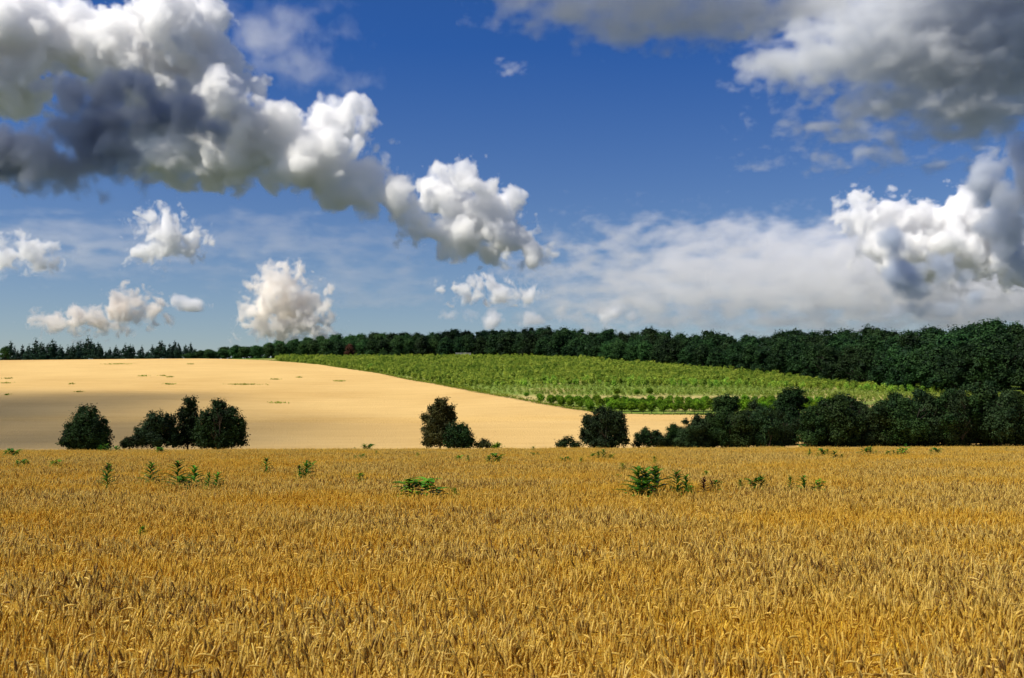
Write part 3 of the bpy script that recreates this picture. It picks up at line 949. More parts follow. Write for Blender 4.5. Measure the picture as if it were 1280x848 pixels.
    # front line (pixel x, top row)
    line = [(826, 536), (842, 530), (858, 524), (872, 519), (888, 512), (905, 512), (922, 508), (940, 503), (957, 508), (974, 515), (1012, 503), (1030, 500), (1047, 488), (1064, 500), (1080, 502),
            (1097, 496), (1114, 490), (1130, 494), (1147, 487), (1164, 490), (1180, 486), (1197, 489), (1213, 484), (1230, 488), (1247, 484), (1263, 490), (1281, 486), (1300, 488)]
    k = 0
    for px, top in line:
        for row, back in ((0, 0.0), (1, 7.0)):
            if row == 1 and (px < 850 or rr.random() < 0.15):
                continue
            Y = 134 + back + rr.uniform(-1.5, 1.5) + (6 if px > 1000 else 0)
            qx = px + (8 if row else 0) + rr.uniform(-2, 2)
            X = (qx - 640.0) / FPX * Y
            z0 = gz(X, Y)
            h = at(qx, top + (3 if row else 0) + rr.uniform(-2, 3), Y).z - z0
            cr, tr = var[k % 6]; k += rr.choice((1, 1, 2))
            sc = h / 5.7
            w = max(sc, 0.75) * rr.uniform(0.92, 1.12)
            tree('hedge_tree', lab, 'tree', (X, Y, z0), cr, tr, rr.uniform(0, 6.28), grp, (w, w, sc))


build_lone_bushes()


def deciduous(seed, h, w, n, size, mat, base=0.12):
    r = np.random.default_rng(seed)
    L = [(0, 0, h * 0.55, w * 0.40, w * 0.40, h * 0.34), (0, 0, h * 0.76, w * 0.30, w * 0.30, h * 0.22)]
    for _ in range(13):
        z = r.uniform(base + 0.12, 0.90) * h
        k = math.sin(math.pi * min(1, (z / h) * 0.75 + 0.2)) * w * 0.34
        a = r.random() * 6.283
        s = r.uniform(0.13, 0.22) * w
        L.append((math.cos(a) * k, math.sin(a) * k, z, s, s, s * 0.9))
    L.append((r.normal(0, w * 0.08), r.normal(0, w * 0.08), h * 0.92, w * 0.13, w * 0.13, h * 0.08))
    cr = crown_mesh('crown', seed, L, n, size, mat, fill=0.30)
    tr = trunk_mesh('trunk', seed, h * 0.75, h * 0.018 + 0.04, 8, M['bark'], reach=w * 0.38, start=0.3)
    return join_meshes('tree', [cr, tr])


def pine(seed, h, w, n, size, mat):
    r = np.random.default_rng(seed)
    L = []
    tiers = 9
    for k in range(tiers):
        f = k / (tiers - 1)
        z = h * (0.12 + 0.84 * f)
        rad = w * 0.5 * (1.0 - f) ** 0.75 * r.uniform(0.75, 1.1) + 0.12
        for j in range(5 if k < 6 else 3):
            a = r.random() * 6.283
            L.append((math.cos(a) * rad * 0.62, math.sin(a) * rad * 0.62, z + r.normal(0, h * 0.02) + 0.04 * h, rad * 0.52 + 0.1, rad * 0.52 + 0.1, h * 0.055))
    L.append((0, 0, h * 0.985, 0.14, 0.14, h * 0.03))
    cr = crown_mesh('crown', seed, L, n, size, mat, fill=0.45)
    tr = trunk_mesh('trunk', seed, h * 0.96, h * 0.016 + 0.03, 10, M['bark'], reach=w * 0.3, start=0.15)
    return join_meshes('tree', [cr, tr])


def line_x(pts, px):
    return float(np.interp(px, [p[0] for p in pts], [p[1] for p in pts]))


FOREST_FOOT = [(240, 450), (330, 447.5), (440, 446.5), (520, 447), (600, 449), (700, 451), (760, 453), (830, 458), (900, 463.5), (1000, 474), (1100, 486), (1200, 490), (1280, 492), (1420, 493)]
FOREST_TOP = [(240, 438), (290, 431), (340, 428), (400, 420), (470, 417), (540, 416), (590, 411), (640, 412), (692, 410), (740, 415), (780, 413), (850, 413), (900, 416), (940, 418), (1000, 413), (1080, 408), (1120, 410), (1180, 409), (1240, 401), (1280, 402), (1420, 402)]
FOREST_Y = [(240, 455), (440, 445), (600, 432), (700, 400), (755, 380), (765, 366), (830, 345), (900, 322), (1000, 296), (1100, 268), (1200, 246), (1280, 238), (1420, 232)]


def build_forest():
    rr = random.Random(21)
    dec = [deciduous(300 + s, 12.0, 8.0 + (s % 3), 6000, 0.35, M['forest_leaf'], base=0.0) for s in range(7)]
    edge = [deciduous(320 + s, 12.0, 8.5, 6500, 0.33, M['edge_leaf'], base=0.0) for s in range(3)]
    count = 0
    for row in range(4):
        px = 236.0 + row * 5
        while px < 1330:
            Yf = line_x(FOREST_Y, px)
            back = [0, 9, 24, 52][row] * (1.0 + 0.35 * max(0, (px - 900) / 380))
            Y = Yf + back + rr.uniform(-1.5, 2.0)
            X = (px - 640) / FPX * Y
            z0 = gz(X, Y)
            skyline = line_x(FOREST_TOP, px)
            foot = line_x(FOREST_FOOT, px)
            # the rows climb step by step from the lit edge to the skyline
            frac = [0.72, 0.86, 0.95, 1.0][row] if px > 760 else [0.86, 0.95, 1.0, 0.98][row]
            if px < 330:
                frac *= 0.95
            top = foot + (skyline - foot) * frac + rr.uniform(-3.5, 4.5) * (0.7 if px < 600 else 1.0)
            h = at(px, top, Y).z - z0
            if h > 2.0:
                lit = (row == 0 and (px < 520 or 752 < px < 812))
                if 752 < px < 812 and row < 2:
                    me = edge[rr.randrange(3)]  # sunlight on the corner put into a lighter leaf colour
                    lab, grp = 'tree at the forest edge corner, its sunlight put into lighter leaves', 'trees at the lit forest corner'
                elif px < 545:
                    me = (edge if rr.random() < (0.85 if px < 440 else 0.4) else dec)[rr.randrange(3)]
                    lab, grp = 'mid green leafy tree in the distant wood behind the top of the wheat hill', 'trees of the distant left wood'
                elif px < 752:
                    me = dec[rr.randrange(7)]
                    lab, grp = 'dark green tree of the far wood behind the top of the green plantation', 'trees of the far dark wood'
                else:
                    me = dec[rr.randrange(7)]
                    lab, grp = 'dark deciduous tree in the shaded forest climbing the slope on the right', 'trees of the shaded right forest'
                s = h / 12.0
                w = max(0.62, min(s, 1.3)) * rr.uniform(1.15, 1.5)
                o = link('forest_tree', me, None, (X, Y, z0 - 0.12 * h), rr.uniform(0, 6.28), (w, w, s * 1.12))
                tag(o, lab, 'tree', grp)
                count += 1
            step = (5.0 if row == 0 else 6.4) * 1300 / Y * rr.uniform(0.75, 1.15)
            px += step
    # single trees with a look of their own
    X, Y, z0 = (437 - 640) / FPX * 441, 441, 0
    z0 = gz(X, Y)
    red = deciduous(350, 6.0, 4.2, 2200, 0.38, M['red_leaf'])
    tag(link('red_tree', red, None, (X, Y, z0)), 'rusty red tree among the green ones at the distant wood edge', 'tree')
    shrub = [deciduous(360 + s, 2.6, 3.4, 700, 0.36, M['edge_leaf'], base=-0.1) for s in range(2)]
    for i, (px, lab, h) in enumerate(((463, 'round light green shrub nearest the rusty red tree', 1.25), (479, 'small upright light green shrub second to the right of the rusty red tree', 1.4), (490, 'low light green shrub third to the right of the rusty red tree', 0.9), (498, 'light green shrub farthest right of the rusty red tree', 0.95))):
        Y = 437.0
        X = (px - 640) / FPX * Y
        tag(link('shrub', shrub[i % 2], None, (X, Y, gz(X, Y)), i * 1.3, h), lab, 'shrub', 'shrubs at the wood edge')
    # pines on the left skyline
    pines = [pine(400 + s, 10.0, 6.2 + (s % 2), 3000, 0.36, M['pine_leaf']) for s in range(5)]
    blocks = [('dark pine in the skyline group at the far left', 'far left pines', [(-12, 432), (4, 436), (14, 428), (22, 431), (33, 428), (42, 425), (50, 428), (58, 426), (66, 424), (75, 427), (84, 427), (92, 425), (101, 426), (109, 424), (116, 427), (123, 431), (130, 437)]),
              ('dark pine in the second skyline group above the wheat hill', 'second group of pines', [(138, 437), (146, 434), (155, 433), (163, 432), (172, 433), (182, 434), (190, 430), (198, 428), (206, 424), (214, 427), (221, 425), (230, 428), (238, 431), (244, 436)])]
    for lab, grp, line in blocks:
        for px, top in line:
            for row in range(2):
                Y = 462 + 9 * row + rr.uniform(-3, 3)
                q = px + row * 4 + rr.uniform(-2, 2)
                X = (q - 640) / FPX * Y
                z0 = gz(X, Y)
                h = (at(q, top + rr.uniform(-2.5, 7), Y).z - z0) * (1.0 if row == 0 else 0.94)
                s = h / 10.0
                w = max(0.6, s) * rr.uniform(0.85, 1.1)
                o = link('pine_tree', pines[rr.randrange(5)], None, (X, Y, z0), rr.uniform(0, 6.28), (w, w, s))
                tag(o, lab, 'pine', grp)
    X, Y = (6 - 640) / FPX * 452, 452
    tag(link('tree', edge[0], None, (X, Y, gz(X, Y)), 0.4, (0.62, 0.62, 0.58)), 'light green round tree in front of the pines at the left edge', 'tree')
    print('forest trees', count)


build_forest()


def build_orchard():
    rr = random.Random(5)
    var = []
    for s in range(5):
        r = np.random.default_rng(500 + s)
        L = [(r.normal(0, 0.35), r.normal(0, 0.35), r.uniform(1.3, 2.4), r.uniform(0.6, 0.95), 0.8, r.uniform(0.5, 0.8)) for _ in range(8)] + [(0, 0, 1.8, 1.0, 1.0, 0.9)]
        var.append((crown_mesh('crown', 510 + s, L, 2200, 0.22, M['orchard_leaf'], fill=0.36, up=0.55), trunk_mesh('trunk', 510 + s, 1.9, 0.09, 6, M['bark'], reach=0.9, start=0.35)))
    lime = crown_mesh('crown', 520, [(0, 0, 1.7, 0.9, 0.9, 0.8), (0.3, 0, 2.1, 0.6, 0.6, 0.5), (-0.3, 0, 1.4, 0.6, 0.6, 0.5)], 900, 0.22, M['lime_leaf'], up=0.9)
    # the nearest row follows the cut edge of the wheat; three rows behind
    k = 0
    for row in range(4):
        px = [690, 678, 684, 676][row]
        while px < 1060 - row * 10:
            foot = line_x([(676, 511 - row * 2.0), (712, 513.5 - row * 2.6), (755, 518.5 - row * 3.6), (870, 518 - row * 3.4), (1080, 518 - row * 3.6)], px)
            X, Y, z0 = spot(px, foot, 0.0, 150)
            if X < border_x(Y) + 1.6:
                px += 6
                continue
            cr, tr = var[rr.randrange(5)]
            s = rr.uniform(0.66, 0.98) * (1.0, 0.92, 0.85, 0.78)[row]
            lab, grp = 'small bright green orchard tree in the rows at the foot of the plantation', 'orchard trees in rows'
            if row == 0 and k == 1:
                cr, lab, s = lime, 'small yellow green orchard tree, the lightest in the front row', 0.75
            tree('orchard_tree', lab, 'tree', (X, Y, z0), cr, tr, rr.uniform(0, 6.28), grp if 'lightest' not in lab else None, s)
            k += 1
            px += rr.uniform(11, 15) * 185 / Y
    for px, py, s, lab in ((658, 498, 0.42, 'tiny round shrub on the dry grass left of the orchard'), (771, 496, 0.62, 'narrow dark shrub standing above the orchard on the dry track'), (796, 495.5, 0.5, 'small dark round shrub on the dry track above the orchard'),
                           (812, 495, 0.6, 'dark round shrub, right one of the two close together on the dry track')):
        X, Y, z0 = spot(px, py, 0.0, 150)
        cr, tr = var[1]
        tree('shrub', lab, 'shrub', (X, Y, z0), cr, tr, 1.0, None, s)
    return var


ORCHARD = build_orchard()


def build_plantation():
    """young saplings in rows over the green slope; the nearest ones singly, the mass behind them as one object"""
    rng = np.random.default_rng(77)
    rr = random.Random(9)
    var = []
    for s in range(4):
        r = np.random.default_rng(600 + s)
        L = [(r.normal(0, 0.16), r.normal(0, 0.16), r.uniform(0.4, 1.1), r.uniform(0.3, 0.5), 0.4, r.uniform(0.3, 0.5)) for _ in range(5)] + [(0, 0, 1.25, 0.25, 0.25, 0.4)]
        var.append(crown_mesh('sapling', 610 + s, L, 190, 0.31, M['sapling_leaf'], clump=5, core=False, fill=0.6, up=1.1, spread=0.35))
    vine = []
    for s in range(3):
        r = np.random.default_rng(640 + s)
        L = [(r.normal(0, 0.1), r.normal(0, 0.1), 0.30, 0.26, 0.26, 0.24), (r.normal(0, 0.1), 0, 0.62, 0.2, 0.2, 0.24)]
        vine.append(crown_mesh('seedling', 650 + s, L, 40, 0.24, M['vine_leaf'], clump=4, core=False, fill=0.6, up=1.0, spread=0.35))
    stick = trunk_mesh('trunk', 630, 1.2, 0.035, 5, M['bark'], reach=0.5, start=0.25)
    solo = [join_meshes('sapling', [m_, stick]) for m_ in var]
    short = trunk_mesh('trunk', 631, 0.6, 0.02, 4, M['bark'], reach=0.3, start=0.25)
    solo_low = [join_meshes('seedling', [m_, short]) for m_ in vine]
    # candidate places: rows along the slope
    big, low = [], []
    lo_row = [(500, 470), (560, 485), (600, 489.5), (660, 494), (760, 495.5), (900, 495), (1000, 499), (1100, 504), (1400, 506)]      # near limit of the seedlings
    mid_row = [(480, 470), (560, 483), (640, 484), (700, 483), (800, 484), (900, 485), (1000, 487), (1100, 491), (1400, 494)]    # limit between seedlings and saplings
    Y = 200.0
    while Y < 448:
        pitch = 1.8
        X = -150.0 + rng.random()
        while X < 190:
            x, y = X + rng.normal(0, 0.28), Y + rng.normal(0, 0.25)
            px = 640 + FPX * x / y
            z = gz(x, y)
            py = HORIZON - (z - CAM_Z) / y * FPX
            if 345 < px < 1330 and x > border_x(y) + 2.5 and py < line_x(lo_row, px) and y < line_x(FOREST_Y, px) - 3.5:
                if py < line_x(mid_row, px):
                    if rng.random() < 0.95:
                        big.append((x, y, z, px))
                else:
                    low.append((x, y, z, px))
            X += pitch if Y > 240 else 1.5
        Y += 2.3 if Y > 240 else 1.5
    big.sort(key=lambda p: p[1])
    low.sort(key=lambda p: p[1])

    def singles(items, meshes, name, lab, cat, grp, lo, hi, n):
        for x, y, z, px in items[:n]:
            s = rr.uniform(lo, hi)
            o = link(name, meshes[rr.randrange(len(meshes))], None, (x, y, z - 0.03), rr.uniform(0, 6.28), (s, s, s * rr.uniform(0.85, 1.2)))
            tag(o, lab, cat, grp)

    def mass(items, meshes, name, lab, cat, lo, hi):
        base = []
        for me in meshes:
            n = len(me.vertices)
            co = np.empty(n * 3, np.float32); me.vertices.foreach_get('co', co)
            t = np.empty(n, np.float32); me.attributes['tint'].data.foreach_get('value', t)
            base.append((co.reshape(-1, 3), t))
        V, T = [], []
        for x, y, z, px in items:
            co, t = base[rr.randrange(len(base))]
            s, a = rr.uniform(lo, hi), rr.uniform(0, 6.283)
            c, sn = math.cos(a) * s, math.sin(a) * s
            V.append(np.column_stack([co[:, 0] * c - co[:, 1] * sn + x, co[:, 0] * sn + co[:, 1] * c + y, co[:, 2] * s * rr.uniform(0.85, 1.2) + z - 0.03]))
            T.append(np.clip(t + rr.uniform(-0.35, 0.35), 0, 1))
        v = np.vstack(V)
        me = mesh_from(name, v, np.arange(len(v)).reshape(-1, 4), meshes[0].materials[0], smooth=False, tint=np.concatenate(T))
        tag(link(name, me), lab, cat, kind='stuff')
    singles(big, solo, 'sapling', 'young leafy green sapling at the near side of the sunlit plantation', 'sapling', 'saplings planted over the green slope', 0.75, 1.25, 280)
    mass(big[280:], var, 'sapling_plantation', 'young green saplings covering the upper slope below the forest', 'saplings', 0.75, 1.25)
    singles(low, solo_low, 'seedling', 'pale green seedling in the close rows above the dry track', 'seedling', 'seedlings in close rows', 0.8, 1.2, 280)
    mass(low[280:], vine, 'seedling_rows', 'pale green seedlings in close rows below the taller saplings', 'seedlings', 0.8, 1.2)
    # one darker round shrub at the corner of the plantation
    X, Y, z0 = spot(455, 465, 0.0, 200)
    tag(link('shrub', solo[0], None, (X + 2.0, Y + 2.0, gz(X + 2, Y + 2)), 0.3, 1.7), 'dark round shrub on the upper border between wheat and plantation', 'shrub')
    print('saplings', len(big), 'seedlings', len(low))


build_plantation()


def build_verge():
    """ragged grassy margin between the far wheat and the green field"""
    rng = np.random.default_rng(91)
    b = sorted(_b, key=lambda q: q[1])
    n = 5200
    Y = rng.uniform(b[0][1] - 4, b[-1][1] + 2, n)
    X = border_x(Y) + rng.gamma(1.6, 0.9, n) - 0.9
    ok = X < 45
    X, Y = X[ok], Y[ok]
    m = 5
    x = np.repeat(X, m) + rng.normal(0, 0.18, len(X) * m)
    y = np.repeat(Y, m) + rng.normal(0, 0.18, len(X) * m)
    z = ground_z(x, y) + rng.uniform(0.1, 0.62, len(x))
    v, f = leaves(rng, np.column_stack([x, y, z]), np.tile([0.0, 0, 0.2], (len(x), 1)), 0.30, 0.5, up=0.1)
    me = mesh_from('grass_verge', v, f, M['patch_leaf'], smooth=False, tint=np.repeat(rng.random(len(x)), 4))
    tag(link('grass_verge', me), 'rough yellowish grass along the edge of the wheat hill', 'grass', kind='stuff')


build_verge()


def build_fence():
    """a small pale rail fence at the foot of the far wood"""
    Y = 428.0
    m, g, bsdf = material('pale_board')
    n = g.noise(geo_pos(g), 3.0, 4.0, 0.6, dim='3D')
    g.put(bsdf.inputs['Base Color'], g.mix(n, (0.42, 0.40, 0.36), (0.66, 0.64, 0.58)))
    X = (579 - 640) / FPX * Y
    o = thing('fence', 'small pale rail fence at the foot of the far dark wood', 'fence', (X, Y, gz(X, Y)))

    def bar(name, c, d):
        bm = bmesh.new()
        bmesh.ops.create_cube(bm, size=1.0, matrix=Matrix.Translation(c) @ Matrix.Diagonal((*d, 1.0)))
        bmesh.ops.bevel(bm, geom=bm.edges[:], offset=0.02, segments=1, affect='EDGES')
        me = bpy.data.meshes.new(name); bm.to_mesh(me); bm.free(); me.materials.append(m)
        link(name, me, o)
    for x in (-3.0, -1.0, 1.0, 3.0):
        bar('post', (x, 0, 1.0), (0.16, 0.16, 2.2))
    for z in (1.35, 1.9):
        bar('rail', (0, -0.11, z), (6.3, 0.06, 0.2))


build_fence()


# ---------------------------------------------------------------- weeds standing out of the near wheat
def leaf_blade(rng, base, azim, length, width, rise, droop):
    """one lance shaped leaf, folded along its midrib"""
    d = np.array([math.cos(azim), math.sin(azim), 0.0]); s = np.array([-math.sin(azim), math.cos(azim), 0.0]); up = np.array([0, 0, 1.0])
    t = np.array([0.0, 0.25, 0.55, 0.8, 1.0])
    mid = base + d * (t * length)[:, None] + up * (rise * length * t - droop * length * t ** 2)[:, None]
    w = width * np.array([0.25, 0.95, 1.0, 0.6, 0.03])
    L = mid + s * w[:, None] * 0.5 + up * (w * 0.22)[:, None]
    Rr = mid - s * w[:, None] * 0.5 + up * (w * 0.22)[:, None]
    v = np.vstack([L, mid, Rr])
    f = []
    for i in range(4):
        f += [(i, i + 1, 5 + i + 1, 5 + i), (5 + i, 5 + i + 1, 10 + i + 1, 10 + i)]
    return v, f


def weed_meshes(seed, h, kind):
    """a weed of height h: stem, foliage, flower head. kinds: spire (feathery upright), broad (big leaves), mound (low leafy)"""
    rng = np.random.default_rng(seed)
    n = 8
    path = np.column_stack([np.cumsum(rng.normal(0, 0.008, n)), np.cumsum(rng.normal(0, 0.008, n)), np.linspace(-0.05, h * 0.97, n)])
    sv, sf = tube(path, np.linspace(0.008, 0.003, n), 6)
    V, F, T, nv = [], [], [], 0

    def add(v, f):
        nonlocal nv
        V.append(v); F.extend([tuple(i + nv for i in q) for q in f]); T.append(np.full(len(v), rng.random())); nv += len(v)

    def P(z):
        return np.array([np.interp(z, path[:, 2], path[:, 0]), np.interp(z, path[:, 2], path[:, 1]), z])
    low = h - 0.46
    if kind == 'spire':
        for k in range(36):
            f = k / 35
            z = low + (h - low) * f
            add(*leaf_blade(rng, P(z), k * 2.4 + rng.normal(0, 0.25), (0.30 - 0.21 * f) * rng.uniform(0.8, 1.15), 0.046 - 0.016 * f, 0.45 + 0.5 * f, 0.35))
    elif kind == 'broad':
        for k in range(26):
            f = k / 25
            z = low + (h - low) * f
            add(*leaf_blade(rng, P(z), k * 2.4 + rng.normal(0, 0.3), (0.30 - 0.17 * f) * rng.uniform(0.8, 1.2), 0.095 - 0.045 * f, 0.55 + 0.4 * f, 0.40))
    else:
        for k in range(34):
            f = k / 33
            z = h - 0.26 + 0.26 * f
            add(*leaf_blade(rng, P(z) + np.array([rng.normal(0, 0.05), rng.normal(0, 0.05), 0]), rng.random() * 6.283, rng.uniform(0.12, 0.24), rng.uniform(0.05, 0.08), 0.35 + 0.5 * f, 0.5))
    # flower head: a knot of short bracts
    HV, HF, hn = [], [], 0
    for k in range(16):
        v, f = leaf_blade(rng, P(h * 0.97) + np.array([rng.normal(0, 0.012), rng.normal(0, 0.012), rng.uniform(-0.05, 0.01)]), rng.random() * 6.283, rng.uniform(0.025, 0.055), 0.022, 0.9, 0.2)
        HV.append(v); HF.extend([tuple(i + hn for i in q) for q in f]); hn += len(v)
    return (sv, sf), (np.vstack(V), F, np.concatenate(T)), (np.vstack(HV), HF)


def build_weeds():
    rr = random.Random(31)
    EAR = 0.90
    cache = {}
    H0 = 1.10

    def meshes(kind, leaf, head, v):
        key = (kind, leaf, head, v)
        if key not in cache:
            s, l, hd = weed_meshes(700 + 13 * len(cache), H0, kind)
            cache[key] = (mesh_from('stem', s[0], s[1], M['weed_leaf']), mesh_from('foliage', l[0], l[1], M[leaf], tint=l[2]), mesh_from('flower_head', hd[0], hd[1], M[head]))
        return cache[key]

    def weed(px, py, hpx, kind, label, leaf='weed_leaf', head='weed_leaf', v=0, group=None, wide=1.0, parts=True):
        """px, py: where the plant leaves the wheat; hpx: height above it in pixels"""
        X, Y, z = spot(px, py, EAR - 0.08, 8.0, 58.0)
        above = metres(hpx * (0.98 if hpx > 9 else 1.15), Y)
        total = EAR - 0.08 + above
        s, l, hd = meshes(kind, leaf, head, v)
        k = above / 0.34 if kind != 'mound' else above / 0.20
        k = max(k, 0.22)
        # scaled about its tip: the plant keeps its foot on the soil
        o = thing('weed', label, 'weed', (X, Y, z), rr.uniform(0, 6.28), group)
        st = link('stem', s, o, scale=(1, 1, total / H0))
        fo = link('foliage', l, o, (0, 0, total - H0 * k), 0.0, (k * wide, k * wide, k))
        link('flower_head', hd, o, (0, 0, total - H0 * k), 0.0, (k * 1.2, k * 1.2, k))
        return o

    S, B, Mo = 'spire', 'broad', 'mound'
    br = 'bright_weed_leaf'
    weed(136, 607, 26, S, 'tall feathery weed with spaced leaves in front of the cone shaped bush', head='withered', v=0)
    weed(141, 590, 11, S, 'short dark tipped weed right behind the tall feathery one', head='withered', v=1)
    weed(191, 601, 22, S, 'broad based feathery weed standing alone in front of the clump of bushes', v=1, wide=1.35)
    weed(226, 607, 29, S, 'tallest weed of the left group, dark with a brown patch', head='withered', v=2, wide=1.2)
    weed(234, 609, 12, Mo, 'low leafy weed at the foot of the tallest weed of the left group', v=1)
    weed(243, 607, 22, B, 'vase shaped dark weed just right of the tallest one in the left group', v=0)
    weed(262, 609, 17, S, 'lighter feathery weed, left of the close pair at the right end of the left group', v=3)
    weed(274, 608, 16, B, 'lighter vase shaped weed, right of the close pair at the end of the left group', v=1)
    weed(333, 591, 18, S, 'dark compact weed alone right of the left group', head='withered', v=0)
    weed(377, 597, 15, S, 'dark spiny brown weed, left one of a touching pair', head='withered', v=2)
    weed(385, 596, 17, B, 'dark green weed, right one of the touching pair', v=2)
    weed(390, 586, 6, Mo, 'pale leaf tuft peeping over the touching pair', leaf=br, v=1)
    weed(452, 600, 6, Mo, 'small yellowish weed alone in the middle distance of the wheat left of centre', leaf=br, v=0)
    weed(512, 617, 15, Mo, 'bright green leafy mound, left half of the pair in front of the olive brown tree', leaf=br, v=0, wide=1.5)
    weed(535, 617, 15, Mo, 'bright green leafy mound, right half of the pair in front of the olive brown tree', leaf=br, v=1, wide=1.6)
    weed(540, 610, 12, B, 'withered reddish brown weed topping the bright green mound', leaf='withered', head='withered', v=0, wide=0.6)
    weed(570, 617, 5, Mo, 'flat yellow green weed tuft right of the bright green mounds', leaf=br, v=2)
    weed(793, 614, 27, B, 'leafy dark weed on the left side of the biggest weed clump', v=0, wide=1.3)
    weed(806, 614, 26, B, 'leafy dark weed in the middle of the biggest weed clump', v=1, wide=1.3)
    weed(821, 611, 26, B, 'lighter leafy weed with purple tip on the right side of the biggest clump', head='withered', v=2, wide=1.3)
    weed(804, 616, 13, Mo, 'low dark leaves at the foot of the biggest weed clump', v=0, wide=1.2)
    weed(846, 613, 23, B, 'upright weed with brown top just right of the biggest clump', head='withered', v=3, wide=0.9)
    weed(857, 612, 17, B, 'spreading dark weed leaning beside the upright brown topped one', v=0)
    weed(862, 614, 5, Mo, 'low yellowish leaves under the spreading dark weed', leaf=br, v=0)
    weed(878, 612, 14, B, 'withered dark brown weed right of the biggest clump', leaf='withered', head='withered', v=1)
    weed(888, 611, 8, B, 'small withered brown weed with one green leaf', leaf='withered', head='withered', v=2)
    weed(894, 610, 7, Mo, 'small green weed touching the little withered one', leaf='weed_leaf', v=2)
    weed(817, 581, 9, S, 'single light weed standing behind the biggest clump', leaf=br, v=0)
    weed(778, 589, 8, B, 'small round weed behind and left of the biggest clump', v=3)
    weed(881, 594, 4, Mo, 'faint light tuft behind the withered brown weed', leaf=br, v=1)
    weed(924, 609, 8, B, 'small ragged weed left of the broad leaved one', v=0)
    weed(943, 609, 10, Mo, 'broad leaved low weed in front of the long hedge', v=1, wide=1.3)
    weed(950, 609, 14, B, 'taller brown tipped weed rising from the broad leaved one', head='withered', v=1)
    weed(985, 611, 15, S, 'brown topped upright weed, left one of three in a row', head='withered', v=3)
    weed(1003, 612, 16, B, 'brown topped spreading weed, middle one of three in a row', head='withered', v=3)
    weed(1020, 612, 10, Mo, 'light green bushy weed, right one of three in a row', leaf=br, v=2)
    weed(1041, 574, 10, B, 'largest dark weed of the far group before the long hedge', head='withered', v=1, wide=1.2)
    weed(183, 664, 5, Mo, 'small green tuft low among the ears in the near wheat', leaf=br, v=0)
    # small ones near the crest: nothing tells them apart
    far = [(10, 571, 6), (18, 571, 7), (23, 571, 6), (24, 583, 6), (31, 583, 6), (39, 583, 5), (69, 581, 4), (74, 584, 6), (129, 565, 7), (135, 565, 8), (146, 565, 5), (165, 584, 4), (200, 566, 5), (204, 566, 5),
           (445, 563, 4), (457, 563, 7), (462, 563, 6), (472, 568, 4), (446, 573, 3), (453, 573, 4), (458, 573, 3), (522, 571, 4), (575, 575, 4), (586, 577, 6), (612, 577, 6), (619, 577, 7), (625, 577, 5), (666, 564, 5), (667, 570, 3), (671, 570, 4),
           (701, 578, 4), (707, 578, 5), (711, 578, 4), (726, 578, 5), (740, 572, 4), (747, 573, 7), (755, 572, 8), (764, 572, 3), (971, 561, 3), (975, 561, 3), (1002, 561, 4), (1011, 570, 7), (1020, 571, 4), (1026, 568, 5), (1033, 568, 5), (1051, 574, 5),
           (1079, 568, 6), (1086, 568, 8), (1093, 568, 4), (1107, 569, 4), (1114, 569, 5), (1120, 569, 4), (1127, 568, 6), (1131, 561, 5), (1161, 567, 4), (1168, 567, 5), (1255, 564, 4), (68, 583, 3), (773, 597, 3)]
    for i, (px, py, h) in enumerate(far):
        weed(px, py, h, (B, Mo, S)[i % 3], 'tiny green weed tuft poking out of the wheat near its far crest', leaf=br if i % 5 == 2 else 'weed_leaf', v=i % 3, group='tiny weeds near the crest', wide=1.3)


build_weeds()


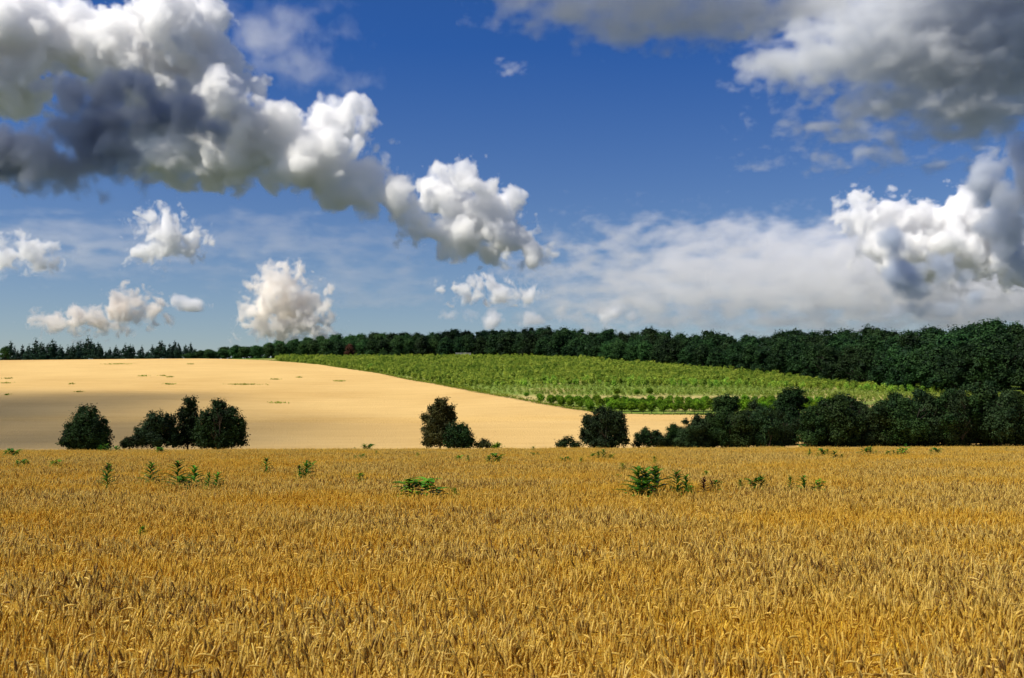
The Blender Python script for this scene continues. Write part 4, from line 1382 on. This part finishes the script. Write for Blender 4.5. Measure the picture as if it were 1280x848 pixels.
def build_hill_patches():
    """flat green weed patches on the far wheat hill"""
    rng = np.random.default_rng(51)
    spec = [(147, 455.6, 28, 'long bright green weed patch just below the first pines on the wheat hill'), (305, 481.4, 35, 'longest bright green weed patch in the middle of the wheat hill'), (179, 470.6, 11, 'green weed patch left of the close pair on the left wheat hill'),
            (204, 470.4, 8, 'upper left patch of the close pair on the wheat hill'), (213, 472, 9, 'lower right patch of the close pair on the wheat hill'), (212, 480.8, 14, 'green weed patch below the close pair on the wheat hill'),
            (99, 490.6, 8, 'small weed patch above the cone shaped bush on the wheat hill'), (11, 473.6, 10, 'upper weed patch at the left edge of the wheat hill'), (8, 479.6, 12, 'lower weed patch at the left edge of the wheat hill'),
            (345, 474.8, 12, 'weed patch right of the longest one, higher on the wheat hill'), (374, 472.4, 6, 'small yellowish weed patch near the top right of the wheat hill'), (425, 477, 13, 'bright weed patch near the plantation border on the wheat hill'),
            (348, 504.4, 18, 'bright weed patch low on the wheat hill between the clump and the olive brown tree'), (90, 480.5, 7, 'faint weed patch between the left edge and the pair on the wheat hill'), (238, 455.6, 9, 'faint yellowish weed patch below the second pines'),
            (10, 494.2, 6, 'faint weed patch lowest at the left edge of the wheat hill')]
    for i, (px, py, w, lab) in enumerate(spec):
        X, Y, z = spot(px, py, 0.55, 130)
        W = metres(w, Y)
        n = int(26 * W) + 20
        u = rng.normal(0, 0.30, n) * W; vv = rng.normal(0, 0.35, n) * (1.2 + 0.12 * W)
        c = np.column_stack([u, vv, np.zeros(n)])
        c[:, 2] = ground_z(X + c[:, 0], Y + c[:, 1]) - z + rng.uniform(0.45, 0.86, n)
        v, f = leaves(rng, c, np.tile([0, 0, 0.3], (n, 1)), 0.34, 0.6, up=0.1)
        me = mesh_from('weed_patch', v, f, M['patch_leaf'], smooth=False, tint=np.repeat(rng.random(n), 4))
        tag(link('weed_patch', me, None, (X, Y, z)), lab, 'weed patch', 'green weed patches on the wheat hill')


build_hill_patches()


# ---------------------------------------------------------------- clouds overhead (above the picture), throwing the broad shade on the hills
def shade_cloud(label, X, Y, rx, ry, height, dens, seed, edge=0.5, thick=26):
    """a cloud whose shadow falls on the ground around (X, Y)"""
    gzv = gz(X, Y)
    p = Vector((X, Y, gzv)) + SUN_DIR * (height / SUN_DIR.z)
    pts = []
    r = random.Random(seed)
    for k in range(7):
        a = k * 0.9 + r.uniform(0, 0.4)
        f = 0.0 if k == 0 else 0.45
        pts.append((p + Vector((math.cos(a) * rx * f, math.sin(a) * ry * f, r.uniform(-4, 4))), Vector((rx * (0.75 if k == 0 else 0.5), ry * (0.75 if k == 0 else 0.5), thick))))
    return cloud(label, min(rx, ry) * 13.0, None, dens=dens, vox=6.0, amp=0.5, billow=0.2, edge=edge, seed=seed, points=pts, warp=0.3, stretch=1.0, soft=0.2, bias=0.1)


def build_shade():
    shade_cloud('broad grey cloud overhead shading the foot of the wheat hill on the left', -112, 172, 100, 96, 520, 0.047, 61, 0.9, 44)
    shade_cloud('broad grey cloud overhead shading the forest on the right', 178, 385, 118, 92, 640, 0.05, 62, 0.7)
    shade_cloud('grey cloud overhead shading the far dark wood', 8, 474, 62, 48, 700, 0.05, 64)


build_shade()
